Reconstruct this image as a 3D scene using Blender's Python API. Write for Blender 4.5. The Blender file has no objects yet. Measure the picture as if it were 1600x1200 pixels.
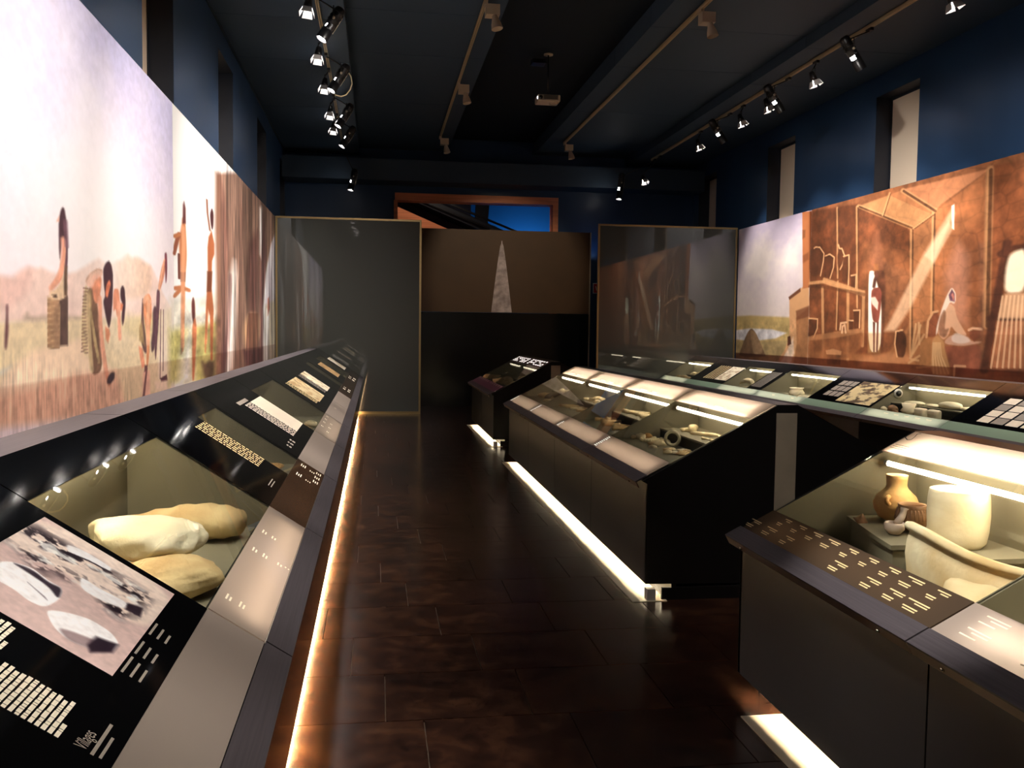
import bpy, bmesh, math, random
import numpy as np
from mathutils import Vector, Matrix

scene = bpy.context.scene
C = scene.collection
R = math.radians

# ------------------------------------------------------------------ camera
yaw, pitch, roll = R(8.359), R(-3.328), R(0.714)
fw = Vector((math.sin(yaw)*math.cos(pitch), math.cos(yaw)*math.cos(pitch), math.sin(pitch)))
rt = Vector((math.cos(yaw), -math.sin(yaw), 0))
up = rt.cross(fw)
rt, up = rt*math.cos(roll)+up*math.sin(roll), up*math.cos(roll)-rt*math.sin(roll)
cam_data = bpy.data.cameras.new('camera')
cam_data.sensor_width = 36.0
cam_data.lens = 36.0*1450/1600
cam_data.clip_start = 0.05
cam = bpy.data.objects.new('camera', cam_data)
C.objects.link(cam)
M = Matrix.Identity(4)
for i in range(3):
    M[i][0], M[i][1], M[i][2] = rt[i], up[i], -fw[i]
M[2][3] = 1.6
cam.matrix_world = M
scene.camera = cam

# ------------------------------------------------------------------ world, exposure
world = bpy.data.worlds.new('world'); scene.world = world
world.use_nodes = True
world.node_tree.nodes['Background'].inputs[0].default_value = (.02, .03, .05, 1)
world.node_tree.nodes['Background'].inputs[1].default_value = .15
scene.view_settings.view_transform = 'Standard'
scene.view_settings.look = 'None'
scene.view_settings.exposure = 0.0
scene.view_settings.gamma = 1.0
scene.view_settings.use_curve_mapping = False
cy = scene.cycles
cy.use_denoising = True
cy.sample_clamp_indirect = 4.0
cy.sample_clamp_direct = 0.0
cy.caustics_reflective = False
cy.caustics_refractive = False
cy.max_bounces = 8
cy.transparent_max_bounces = 12
cy.blur_glossy = 0.5

SPOT_L = 420.0      # watts of one spotlight on the left track
SPOT_R = 300.0      # right track
TUBE = 32.0         # radiance of the fluorescent tubes in the cases
WARM = (1.0, .80, .56)
TUBE_C = (1.0, .86, .62)
HALO = (1.0, .92, .86)

# ------------------------------------------------------------------ helpers
def lin(c):
    return tuple((v/255/12.92) if v/255 <= .04045 else (((v/255)+.055)/1.055)**2.4 for v in c)

def new_mat(name):
    m = bpy.data.materials.new(name); m.use_nodes = True
    nt = m.node_tree
    return m, nt, nt.nodes, nt.links, nt.nodes['Principled BSDF']

def mat(name, col, rough=.5, metal=0., spec=.5, var=0., scale=8., stretch=(1, 1, 1), coat=0., coat_r=.03, bump=0., bscale=60., col2=None):
    m, nt, N, L, b = new_mat(name)
    c = lin(col)
    b.inputs['Base Color'].default_value = (*c, 1)
    b.inputs['Roughness'].default_value = rough
    b.inputs['Metallic'].default_value = metal
    b.inputs['Specular IOR Level'].default_value = spec
    b.inputs['Coat Weight'].default_value = coat
    b.inputs['Coat Roughness'].default_value = coat_r
    tc = N.new('ShaderNodeTexCoord'); mp = N.new('ShaderNodeMapping')
    mp.inputs['Scale'].default_value = stretch
    L.new(tc.outputs['Object'], mp.inputs['Vector'])
    if var > 0 or col2:
        n = N.new('ShaderNodeTexNoise'); n.inputs['Scale'].default_value = scale
        n.inputs['Detail'].default_value = 5
        L.new(mp.outputs[0], n.inputs['Vector'])
        r = N.new('ShaderNodeValToRGB')
        r.color_ramp.elements[0].position = .3; r.color_ramp.elements[1].position = .7
        a = lin(col2) if col2 else tuple(v*(1-var) for v in c)
        bcol = c if col2 else tuple(min(1, v*(1+var)) for v in c)
        r.color_ramp.elements[0].color = (*a, 1); r.color_ramp.elements[1].color = (*bcol, 1)
        L.new(n.outputs['Fac'], r.inputs['Fac'])
        L.new(r.outputs['Color'], b.inputs['Base Color'])
    if bump > 0:
        n2 = N.new('ShaderNodeTexNoise'); n2.inputs['Scale'].default_value = bscale
        L.new(mp.outputs[0], n2.inputs['Vector'])
        bp = N.new('ShaderNodeBump'); bp.inputs['Strength'].default_value = bump; bp.inputs['Distance'].default_value = .01
        L.new(n2.outputs['Fac'], bp.inputs['Height']); L.new(bp.outputs[0], b.inputs['Normal'])
    return m

def emit_mat(name, col, strength):
    m, nt, N, L, b = new_mat(name)
    N.remove(b)
    e = N.new('ShaderNodeEmission')
    e.inputs['Color'].default_value = (*col, 1); e.inputs['Strength'].default_value = strength
    L.new(e.outputs[0], N['Material Output'].inputs['Surface'])
    return m

def schlick(N, L, f0=.04, k=1.0):
    lw = N.new('ShaderNodeLayerWeight'); lw.inputs['Blend'].default_value = .5
    p = N.new('ShaderNodeMath'); p.operation = 'POWER'; p.inputs[1].default_value = 5.0
    L.new(lw.outputs['Facing'], p.inputs[0])
    a = N.new('ShaderNodeMath'); a.operation = 'MULTIPLY_ADD'; a.inputs[1].default_value = (1-f0)*k; a.inputs[2].default_value = f0*k
    L.new(p.outputs[0], a.inputs[0])
    return a.outputs[0]

def glass_mat(name, tint=(.97, .98, .96), refl=1.0):
    m, nt, N, L, b = new_mat(name)
    N.remove(b)
    t = N.new('ShaderNodeBsdfTransparent'); t.inputs['Color'].default_value = (*tint, 1)
    g = N.new('ShaderNodeBsdfGlossy'); g.inputs['Roughness'].default_value = .015
    mx = N.new('ShaderNodeMixShader')
    L.new(schlick(N, L), mx.inputs[0]); L.new(t.outputs[0], mx.inputs[1]); L.new(g.outputs[0], mx.inputs[2])
    L.new(mx.outputs[0], N['Material Output'].inputs['Surface'])
    return m

def opal_mat(name, col, trans=.7):
    m, nt, N, L, b = new_mat(name)
    N.remove(b)
    d = N.new('ShaderNodeBsdfDiffuse'); d.inputs['Color'].default_value = (*[v*(1-trans) for v in lin(col)], 1)
    t = N.new('ShaderNodeBsdfTranslucent'); t.inputs['Color'].default_value = (*[v*trans for v in lin(col)], 1)
    a = N.new('ShaderNodeAddShader')
    L.new(d.outputs[0], a.inputs[0]); L.new(t.outputs[0], a.inputs[1])
    g = N.new('ShaderNodeBsdfGlossy'); g.inputs['Roughness'].default_value = .04
    mx = N.new('ShaderNodeMixShader')
    L.new(schlick(N, L), mx.inputs[0]); L.new(a.outputs[0], mx.inputs[1]); L.new(g.outputs[0], mx.inputs[2])
    L.new(mx.outputs[0], N['Material Output'].inputs['Surface'])
    return m

def vcol_mat(name, rough=.6, spec=.25, coat=0.):
    m, nt, N, L, b = new_mat(name)
    a = N.new('ShaderNodeVertexColor'); a.layer_name = 'print'
    L.new(a.outputs['Color'], b.inputs['Base Color'])
    b.inputs['Roughness'].default_value = rough
    b.inputs['Specular IOR Level'].default_value = spec
    b.inputs['Coat Weight'].default_value = coat; b.inputs['Coat Roughness'].default_value = .03
    return m

def tile_mat():
    m, nt, N, L, b = new_mat('polished_marble')
    tc = N.new('ShaderNodeTexCoord'); oi = N.new('ShaderNodeObjectInfo')
    ad = N.new('ShaderNodeVectorMath'); ad.operation = 'MULTIPLY_ADD'
    geo = N.new('ShaderNodeNewGeometry')
    ad.inputs[1].default_value = (1, 1, 1)
    sc = N.new('ShaderNodeVectorMath'); sc.operation = 'SCALE'; sc.inputs['Scale'].default_value = 9.0
    cb = N.new('ShaderNodeCombineXYZ'); L.new(oi.outputs['Random'], cb.inputs[2]); L.new(cb.outputs[0], sc.inputs[0])
    L.new(geo.outputs['Position'], ad.inputs[0]); L.new(sc.outputs[0], ad.inputs[2])
    n = N.new('ShaderNodeTexNoise'); n.inputs['Scale'].default_value = 7; n.inputs['Detail'].default_value = 7; n.inputs['Roughness'].default_value = .65
    L.new(ad.outputs[0], n.inputs['Vector'])
    r = N.new('ShaderNodeValToRGB'); e = r.color_ramp.elements
    e[0].position = .32; e[0].color = (*lin((32, 20, 16)), 1)
    e[1].position = .72; e[1].color = (*lin((84, 54, 35)), 1)
    q = e.new(.5); q.color = (*lin((52, 31, 22)), 1)
    L.new(n.outputs['Fac'], r.inputs['Fac'])
    v = N.new('ShaderNodeTexVoronoi'); v.inputs['Scale'].default_value = 22; v.feature = 'SMOOTH_F1'
    L.new(ad.outputs[0], v.inputs['Vector'])
    hs = N.new('ShaderNodeMixRGB'); hs.blend_type = 'OVERLAY'; hs.inputs[0].default_value = .12
    L.new(r.outputs[0], hs.inputs[1]); L.new(v.outputs['Distance'], hs.inputs[2])
    mr = N.new('ShaderNodeMapRange'); mr.inputs[3].default_value = .9; mr.inputs[4].default_value = 1.08
    L.new(oi.outputs['Random'], mr.inputs[0])
    mu = N.new('ShaderNodeMixRGB'); mu.blend_type = 'MULTIPLY'; mu.inputs[0].default_value = 1
    L.new(hs.outputs[0], mu.inputs[1]); L.new(mr.outputs[0], mu.inputs[2])
    L.new(mu.outputs[0], b.inputs['Base Color'])
    rr = N.new('ShaderNodeMapRange'); rr.inputs[3].default_value = .12; rr.inputs[4].default_value = .26
    L.new(n.outputs['Fac'], rr.inputs[0]); L.new(rr.outputs[0], b.inputs['Roughness'])
    b.inputs['Specular IOR Level'].default_value = .45
    return m

class MB:
    def __init__(s): s.v = []; s.f = []; s.sm = []
    def add(s, vs, fs, smooth=False):
        o = len(s.v); s.v += [tuple(p) for p in vs]
        for q in fs: s.f.append(tuple(i+o for i in q)); s.sm.append(smooth)
        return s
    def quad(s, a, b, c, d): return s.add([a, b, c, d], [(0, 1, 2, 3)])
    def box(s, x0, x1, y0, y1, z0, z1):
        vs = [(x, y, z) for z in (z0, z1) for y in (y0, y1) for x in (x0, x1)]
        return s.add(vs, [(0, 2, 3, 1), (4, 5, 7, 6), (0, 1, 5, 4), (2, 6, 7, 3), (0, 4, 6, 2), (1, 3, 7, 5)])
    def hexa(s, lo, hi):
        # lo / hi : four corners each
        return s.add(list(lo)+list(hi), [(3, 2, 1, 0), (4, 5, 6, 7), (0, 1, 5, 4), (1, 2, 6, 5), (2, 3, 7, 6), (3, 0, 4, 7)])
    def prism(s, prof, y0, y1):
        # prof : (x,z) outline, extruded along Y
        n = len(prof)
        vs = [(x, y0, z) for x, z in prof]+[(x, y1, z) for x, z in prof]
        fs = [(i, (i+1) % n, n+(i+1) % n, n+i) for i in range(n)]
        return s.add(vs, fs+[tuple(range(n-1, -1, -1)), tuple(range(n, 2*n))])
    def tube(s, path, rad, seg=10, caps=True, flat=1.0):
        path = [Vector(p) for p in path]; n = len(path)
        if not hasattr(rad, '__len__'): rad = [rad]*n
        vs = []; ref = None
        for i, p in enumerate(path):
            d = (path[min(i+1, n-1)]-path[max(i-1, 0)])
            d = d.normalized() if d.length > 1e-9 else Vector((0, 0, 1))
            if ref is None:
                ref = Vector((0, 0, 1)) if abs(d.z) < .9 else Vector((1, 0, 0))
            a = d.cross(ref).normalized(); b2 = a.cross(d).normalized(); ref = b2
            for k in range(seg):
                t = 2*math.pi*k/seg
                vs.append(p+a*math.cos(t)*rad[i]+b2*math.sin(t)*rad[i]*flat)
        fs = [(i*seg+k, i*seg+(k+1) % seg, (i+1)*seg+(k+1) % seg, (i+1)*seg+k) for i in range(n-1) for k in range(seg)]
        if caps: fs += [tuple(range(seg-1, -1, -1)), tuple((n-1)*seg+k for k in range(seg))]
        return s.add(vs, fs, True)
    def cyl(s, a, b, r0, r1=None, seg=20, caps=True): return s.tube([a, b], [r0, r0 if r1 is None else r1], seg, caps)
    def lathe(s, prof, c=(0, 0, 0), seg=32, a0=0., a1=2*math.pi):
        full = abs(a1-a0-2*math.pi) < 1e-6
        m = seg if full else seg+1
        vs = []
        for r, z in prof:
            for k in range(m):
                t = a0+(a1-a0)*k/seg
                vs.append((c[0]+r*math.cos(t), c[1]+r*math.sin(t), c[2]+z))
        fs = []
        for i in range(len(prof)-1):
            for k in range(seg):
                k2 = (k+1) % m
                fs.append((i*m+k, i*m+k2, (i+1)*m+k2, (i+1)*m+k))
        return s.add(vs, fs, True)
    def blob(s, rad, seed=0, amp=.15, freq=2.0, sub=3, c=(0, 0, 0), rz=0., flatb=None, warp=None):
        bm = bmesh.new(); bmesh.ops.create_icosphere(bm, subdivisions=sub, radius=1)
        rn = random.Random(seed); ph = [(rn.uniform(0, 6.3), Vector((rn.gauss(0, 1), rn.gauss(0, 1), rn.gauss(0, 1)))) for _ in range(7)]
        cz, sz = math.cos(rz), math.sin(rz)
        vs = []
        for v in bm.verts:
            d = v.co.normalized(); k = 1.0
            for j, (p0, w) in enumerate(ph): k += amp/3*math.sin(w.dot(d)*freq*(1+.35*j)+p0)/(1+.3*j)
            p = Vector((d.x*rad[0]*k, d.y*rad[1]*k, d.z*rad[2]*k))
            if warp: p = warp(p, d)
            if flatb is not None: p.z = max(p.z, flatb)
            vs.append((c[0]+p.x*cz-p.y*sz, c[1]+p.x*sz+p.y*cz, c[2]+p.z))
        bm.verts.index_update()
        fs = [tuple(v.index for v in f.verts) for f in bm.faces]
        bm.free()
        return s.add(vs, fs, True)
    def build(s, name, m=None, parent=None, loc=None):
        me = bpy.data.meshes.new(name); me.from_pydata(s.v, [], s.f)
        me.polygons.foreach_set('use_smooth', s.sm)
        if m: me.materials.append(m)
        me.update()
        if any(s.sm) and not all(s.sm): pass
        o = bpy.data.objects.new(name, me); C.objects.link(o)
        if name.endswith('_text') or name in ('fluting', 'header_mark', 'sheet_rules', 'vent_grille'): o['kind'] = 'stuff'
        if parent is not None:
            o.parent = parent
            o.matrix_parent_inverse = Matrix.Translation(-parent_loc(parent))
        if loc: o.location = loc
        return o

def parent_loc(p):
    """world position of an object that is only ever translated"""
    v = Vector(p.location)
    if p.parent is not None: v += p.matrix_parent_inverse.to_translation()+parent_loc(p.parent)
    return v

def tag(o, label, cat, group=None):
    o['label'] = label; o['category'] = cat
    if group: o['group'] = group
    return o
def thing(name, label, cat, loc=(0, 0, 0), group=None):
    o = bpy.data.objects.new(name, None); C.objects.link(o)
    o.location = loc; o.empty_display_size = .1
    return tag(o, label, cat, group)
def struct(o):
    o['kind'] = 'structure'; return o
def item(name, mb, m, label, cat, group=None):
    """one-mesh thing: geometry is given in world space, origin moved to its base centre"""
    vs = np.array(mb.v); c = (vs.min(0)+vs.max(0))/2; c[2] = vs[:, 2].min()
    mb.v = [tuple(p) for p in (vs-c)]
    o = mb.build(name, m); o.location = c
    return tag(o, label, cat, group)
def share(name, me, parent, off):
    """another part that shares mesh data"""
    o = bpy.data.objects.new(name, me); C.objects.link(o); o.parent = parent; o.location = off
    return o

# ------------------------------------------------------------------ materials
BLACK = mat('black_laminate', (20, 18, 17), .32, spec=.5)
BLACKG = mat('black_glass', (7, 7, 8), .06, spec=.55)
FRONT = mat('black_front_panel', (17, 15, 14), .30, spec=.6, var=.25, scale=5, stretch=(1, .15, 4))
FRONTL = mat('glossy_brown_front_panel', (36, 27, 21), .16, spec=.7, var=.2, scale=4)
RAIL = mat('dark_anodised_metal', (96, 90, 94), .42, metal=.6, var=.15, scale=3, stretch=(60, 1, 60))
RAILE = mat('rail_lip_metal', (150, 128, 108), .35, metal=.85)
STEEL = mat('brushed_steel', (186, 172, 148), .5, metal=.55, var=.15, scale=4, stretch=(1, 80, 1))
BOLT = mat('bolt_steel', (200, 190, 170), .25, metal=1.)
OLIVE = mat('olive_grey_board', (122, 115, 95), .75, spec=.2, var=.04, scale=6)
DBLK = mat('black_display_block', (30, 28, 25), .7, spec=.2)
GLASS = glass_mat('case_glass')
OPAL = opal_mat('opal_header', (246, 226, 214), .75)
STRIP_LIT = opal_mat('lit_label_strip', (206, 190, 176), .6)
STRIP_DK = opal_mat('dark_label_strip', (104, 88, 72), .6)
STRIP_BR = opal_mat('brown_label_strip', (84, 62, 48), .5)
STRIP_GR = mat('grey_label_strip', (138, 126, 116), .35, spec=.4)
STRIP_GN = mat('green_label_strip', (132, 158, 134), .3, spec=.5)
STRIP_GL = opal_mat('pale_green_label_strip', (206, 224, 208), .55)
STRIP_PU = mat('purple_label_strip', (120, 58, 92), .35)
TXT_W = mat('white_print', (250, 240, 214), .6)
TXT_G = mat('gold_print', (232, 206, 150), .6)
TXT_D = mat('grey_print', (150, 140, 128), .6)
TXT_K = mat('dark_print', (50, 44, 40), .6)
LITPRINT = emit_mat('backlit_print', (1., .93, .82), 1.3)
TUBEM = emit_mat('fluorescent_tube', TUBE_C, TUBE)
TUBEH = emit_mat('header_tube', (1., .82, .66), 11.0)
TUBEN = emit_mat('bright_case_tube', TUBE_C, 62.0)
FLOORT = emit_mat('plinth_tube', (1., .82, .54), 90.0)
FLOORL = emit_mat('plinth_tube_dim', (1., .68, .34), 250.0)
PLATE = mat('cream_light_plate', (240, 226, 196), .5)
HOUS = mat('white_lamp_housing', (210, 205, 195), .5)
BONE = mat('old_bone', (226, 200, 150), .6, col2=(190, 150, 96), scale=14, bump=.15)
BONEP = mat('pale_bone', (240, 224, 186), .6, col2=(214, 190, 140), scale=14, bump=.15)
SHELL = mat('shell', (232, 222, 196), .35, col2=(200, 176, 130), scale=20)
TILE = tile_mat()
GROUT = mat('tile_joint', (84, 70, 56), .7)
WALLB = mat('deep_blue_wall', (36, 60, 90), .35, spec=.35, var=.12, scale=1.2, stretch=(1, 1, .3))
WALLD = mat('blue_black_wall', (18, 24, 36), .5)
CEIL = mat('blue_black_ceiling', (52, 68, 84), .6, spec=.3)
CEILD = mat('dark_ceiling_recess', (24, 32, 40), .7, spec=.2)
TRACK = mat('cream_track', (200, 180, 140), .45)
WHITEP = mat('white_spot_paint', (196, 180, 156), .45)
BLKP = mat('black_spot_paint', (14, 13, 14), .35)
LENS = emit_mat('halogen_lens', (1., .95, .92), 60.0)
WOOD = mat('reddish_wood', (214, 128, 84), .5, var=.2, scale=4, stretch=(.3, 1, 6))
BRASS = mat('brass_frame', (150, 128, 88), .35, metal=.8)
SMOKE = mat('smoked_glass_panel', (58, 60, 54), .5, spec=.3, coat=1., coat_r=.01)
SMOKE.node_tree.nodes['Principled BSDF'].inputs['Coat IOR'].default_value = 1.65
BLIND = mat('cream_blind', (246, 226, 200), .8)

# ================================================================== ROOM SHELL
XL, XR, YB, YF, ZC = -1.92, 7.10, -3.2, 20.4, 5.72

# ---- floor with polished tiles
fl = struct(MB().box(XL, XR, YB, YF+5, -.12, -.012).build('floor', GROUT))
TW, TD = .61, .525
tile_me = None
rest = MB()
def tile_box(m, x0, x1, y0, y1):
    g = .0025
    m.box(x0+g, x1-g, y0+g, y1-g, -.012, 0)
n_tile = 0
rows = range(int((YB-5.305)/TD)-1, int((YF-5.305)/TD)+1)
spots = []
for j in rows:
    y0 = 5.305+j*TD
    if y0 < YB-.1 or y0+TD > YF+.6: continue
    off = -.265+((-(j+1))*.155) % TW
    for k in range(-4, 13):
        x0 = off+k*TW
        if x0+TW < XL or x0 > XR: continue
        aisle = (1.2 < y0 < 19.5 and x0+TW > -.34 and x0 < 1.7)
        gap = (3.3 < y0 < 5.3 and 1.5 < x0 < 3.0)
        spots.append((x0, y0, aisle or gap))
proto = MB(); tile_box(proto, 0, TW, 0, TD)
for x0, y0, big in spots:
    if big and n_tile < 300:
        if tile_me is None:
            o = proto.build('tile', TILE, fl); tile_me = o.data; o.location = (x0, y0, 0)
        else:
            share('tile', tile_me, fl, (x0, y0, 0))
        n_tile += 1
    else:
        tile_box(rest, max(x0, XL), min(x0+TW, XR), y0, y0+TD)
o = rest.build('tile_field', TILE, fl); o['kind'] = 'stuff'

# ---- walls with deep window recesses
def wall(name, x_in, x_out, wins, zt=5.0, zs=2.0):
    m = MB()
    lo, hi = min(x_in, x_out), max(x_in, x_out)
    m.box(lo, hi, YB, YF, 0, zs); m.box(lo, hi, YB, YF, zt, ZC)
    e = [YB]
    for a, b in wins: e += [a, b]
    e.append(YF)
    for i in range(0, len(e), 2): m.box(lo, hi, e[i], e[i+1], zs, zt)
    return struct(m.build(name, WALLB))
WL = [(4.45, 5.62), (8.18, 9.39), (11.94, 13.13), (15.70, 16.98), (19.28, 20.30)]
WR = [(4.25, 5.33), (7.92, 9.0), (11.57, 12.65), (15.26, 16.38), (18.98, 20.06)]
wall('wall_left', XL, XL-.30, WL)
wall('wall_right', XR, XR+.30, WR)
nwin = 0
for side, wins, xin, sg in (('left', WL, XL, -1), ('right', WR, XR, 1)):
    for a, b in wins:
        nwin += 1
        xb = xin+sg*.225
        f = MB()
        t = .03
        xs = sorted((xb, xin+sg*.30))
        f.box(xs[0], xs[1], a, a+t, 2.0, 5.0); f.box(xs[0], xs[1], b-t, b, 2.0, 5.0)
        f.box(xs[0], xs[1], a, b, 4.96, 5.0); f.box(xs[0], xs[1], a, b, 2.0, 2.04)
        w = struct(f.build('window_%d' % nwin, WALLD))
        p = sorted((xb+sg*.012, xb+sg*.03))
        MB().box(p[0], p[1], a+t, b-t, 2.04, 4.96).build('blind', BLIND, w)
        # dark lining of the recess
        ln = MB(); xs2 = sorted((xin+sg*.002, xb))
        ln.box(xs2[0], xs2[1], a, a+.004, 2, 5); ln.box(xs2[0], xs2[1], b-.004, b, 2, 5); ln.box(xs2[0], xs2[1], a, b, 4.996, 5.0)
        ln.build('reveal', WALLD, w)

wb = struct(MB().box(XL-.3, XR+.3, YB-.2, YB, 0, ZC).build('wall_back', WALLB))
m = MB()
OX0, OX1, OZ = .39, 3.98, 4.53
m.box(XL-.3, OX0, YF, YF+.3, 0, ZC); m.box(OX1, XR+.3, YF, YF+.3, 0, ZC); m.box(OX0, OX1, YF, YF+.3, OZ, ZC)
struct(m.build('wall_far', WALLB))
# wooden surround of the far opening
m = MB(); m.box(OX0, OX1, YF-.03, YF+.34, OZ-.16, OZ); m.box(OX1-.12, OX1, YF-.03, YF+.34, 0, OZ-.16); m.box(OX0-.02, OX0+.06, YF-.03, YF+.34, 0, OZ-.16)
struct(m.build('trim_1', WOOD))

# ---- ceiling: stepped soffits around a central recess
ce = struct(MB().box(XL-.3, XR+.3, YB, YF+.3, ZC, ZC+.15).build('ceiling', CEILD))
ys = [YB, .5, 4.2, 7.9, 11.6, 13.4, 16.2, YF]
for x0, x1, z in ((XL, -.38, 5.30), (-.38, 1.52, 5.45), (3.42, 5.50, 5.45), (5.50, XR, 5.30)):
    for a, b in zip(ys[:-1], ys[1:]):
        MB().box(x0, x1, a+.004, b-.004, z, ZC-.005).build('ceiling_board', CEIL, ce)
MB().box(XL, XR, 19.7, YF, 4.68, 5.12).build('cross_beam', CEIL, ce)
m = MB(); m.box(XL, XL+.02, YB, YF, 5.27, 5.30); struct(m.build('shadow_gap_trim', BLKP))  # black strip paints in the dark shadow gap along the left ceiling edge

# ---- stairwell seen through the far opening
BLUEW = mat('bright_blue_stair_wall', (40, 120, 190), .6)
struct(MB().box(-2, 8, 25.6, 25.8, 0, 7).build('wall_stairwell', BLUEW))
m = MB(); m.box(-2, 8, YF+.3, 25.8, 6.5, 6.7); m.box(-2.2, -2, YF+.3, 25.8, 0, 6.7); m.box(8, 8.2, YF+.3, 25.8, 0, 6.7)
struct(m.build('wall_stairwell_shell', WALLD))
st = thing('staircase', 'reddish wooden staircase with dark handrails behind the far wall opening', 'staircase', (1.5, 23.2, 0))
def bar3(name, a, b, h, th, mt, par):
    a = Vector(a); b = Vector(b)
    mm = MB(); mm.hexa([a+Vector((0, -th, -h)), b+Vector((0, -th, -h)), b+Vector((0, th, -h)), a+Vector((0, th, -h))],
                       [a+Vector((0, -th, 0)), b+Vector((0, -th, 0)), b+Vector((0, th, 0)), a+Vector((0, th, 0))])
    return mm.build(name, mt, par)
bar3('stringer', (-1.2, 22.4, 5.18), (3.2, 22.4, 3.37), .34, .04, WOOD, st)
bar3('soffit', (-1.0, 23.6, 5.75), (4.2, 23.6, 3.65), .25, .5, WALLD, st)
bar3('handrail', (.4, 23.0, 5.22), (4.6, 23.0, 3.63), .05, .03, BLKP, st)
bar3('handrail', (.4, 23.0, 5.02), (4.6, 23.0, 3.43), .04, .02, BLKP, st)
m = MB(); m.prism([(2.45, 3.2), (2.75, 3.2), (2.98, 6.4), (2.6, 6.4)], 23.9, 24.1); m.build('support', WALLD, st)
m = MB(); m.box(-1.2, 2.4, 24.0, 24.2, 3.2, 6.4); m.build('back_panel', mat('indigo_panel', (26, 30, 66), .6), st)
for i in range(6):
    m = MB(); x = -.9+i*.62; z = 4.72-i*.255; m.box(x, x+.64, 22.42, 23.3, z-.04, z); m.build('tread', WOOD, st)
# blue lamp washing the stairwell wall
def area(name, loc, rot, sx, sy, e, col, parent=None):
    l = bpy.data.lights.new(name, 'AREA'); l.shape = 'RECTANGLE'; l.size = sx; l.size_y = sy; l.energy = e; l.color = col
    o = bpy.data.objects.new(name, l); C.objects.link(o); o.location = loc; o.rotation_euler = rot
    return o
area('stairwell_lamp', (4.1, 24.9, 3.2), (R(135), 0, 0), 1.2, .3, 24, (.3, .68, 1.0))
area('stair_lamp', (1.2, 21.2, 5.4), (0, 0, 0), 1.5, .6, 25, (1.0, .82, .66))
area('far_wall_fill_light', (4.75, 20.1, 3.3), (R(155), 0, 0), .3, .1, .7, (.25, .5, 1.0))  # unseen light without a fixture, added to glow blue on the far wall

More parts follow.
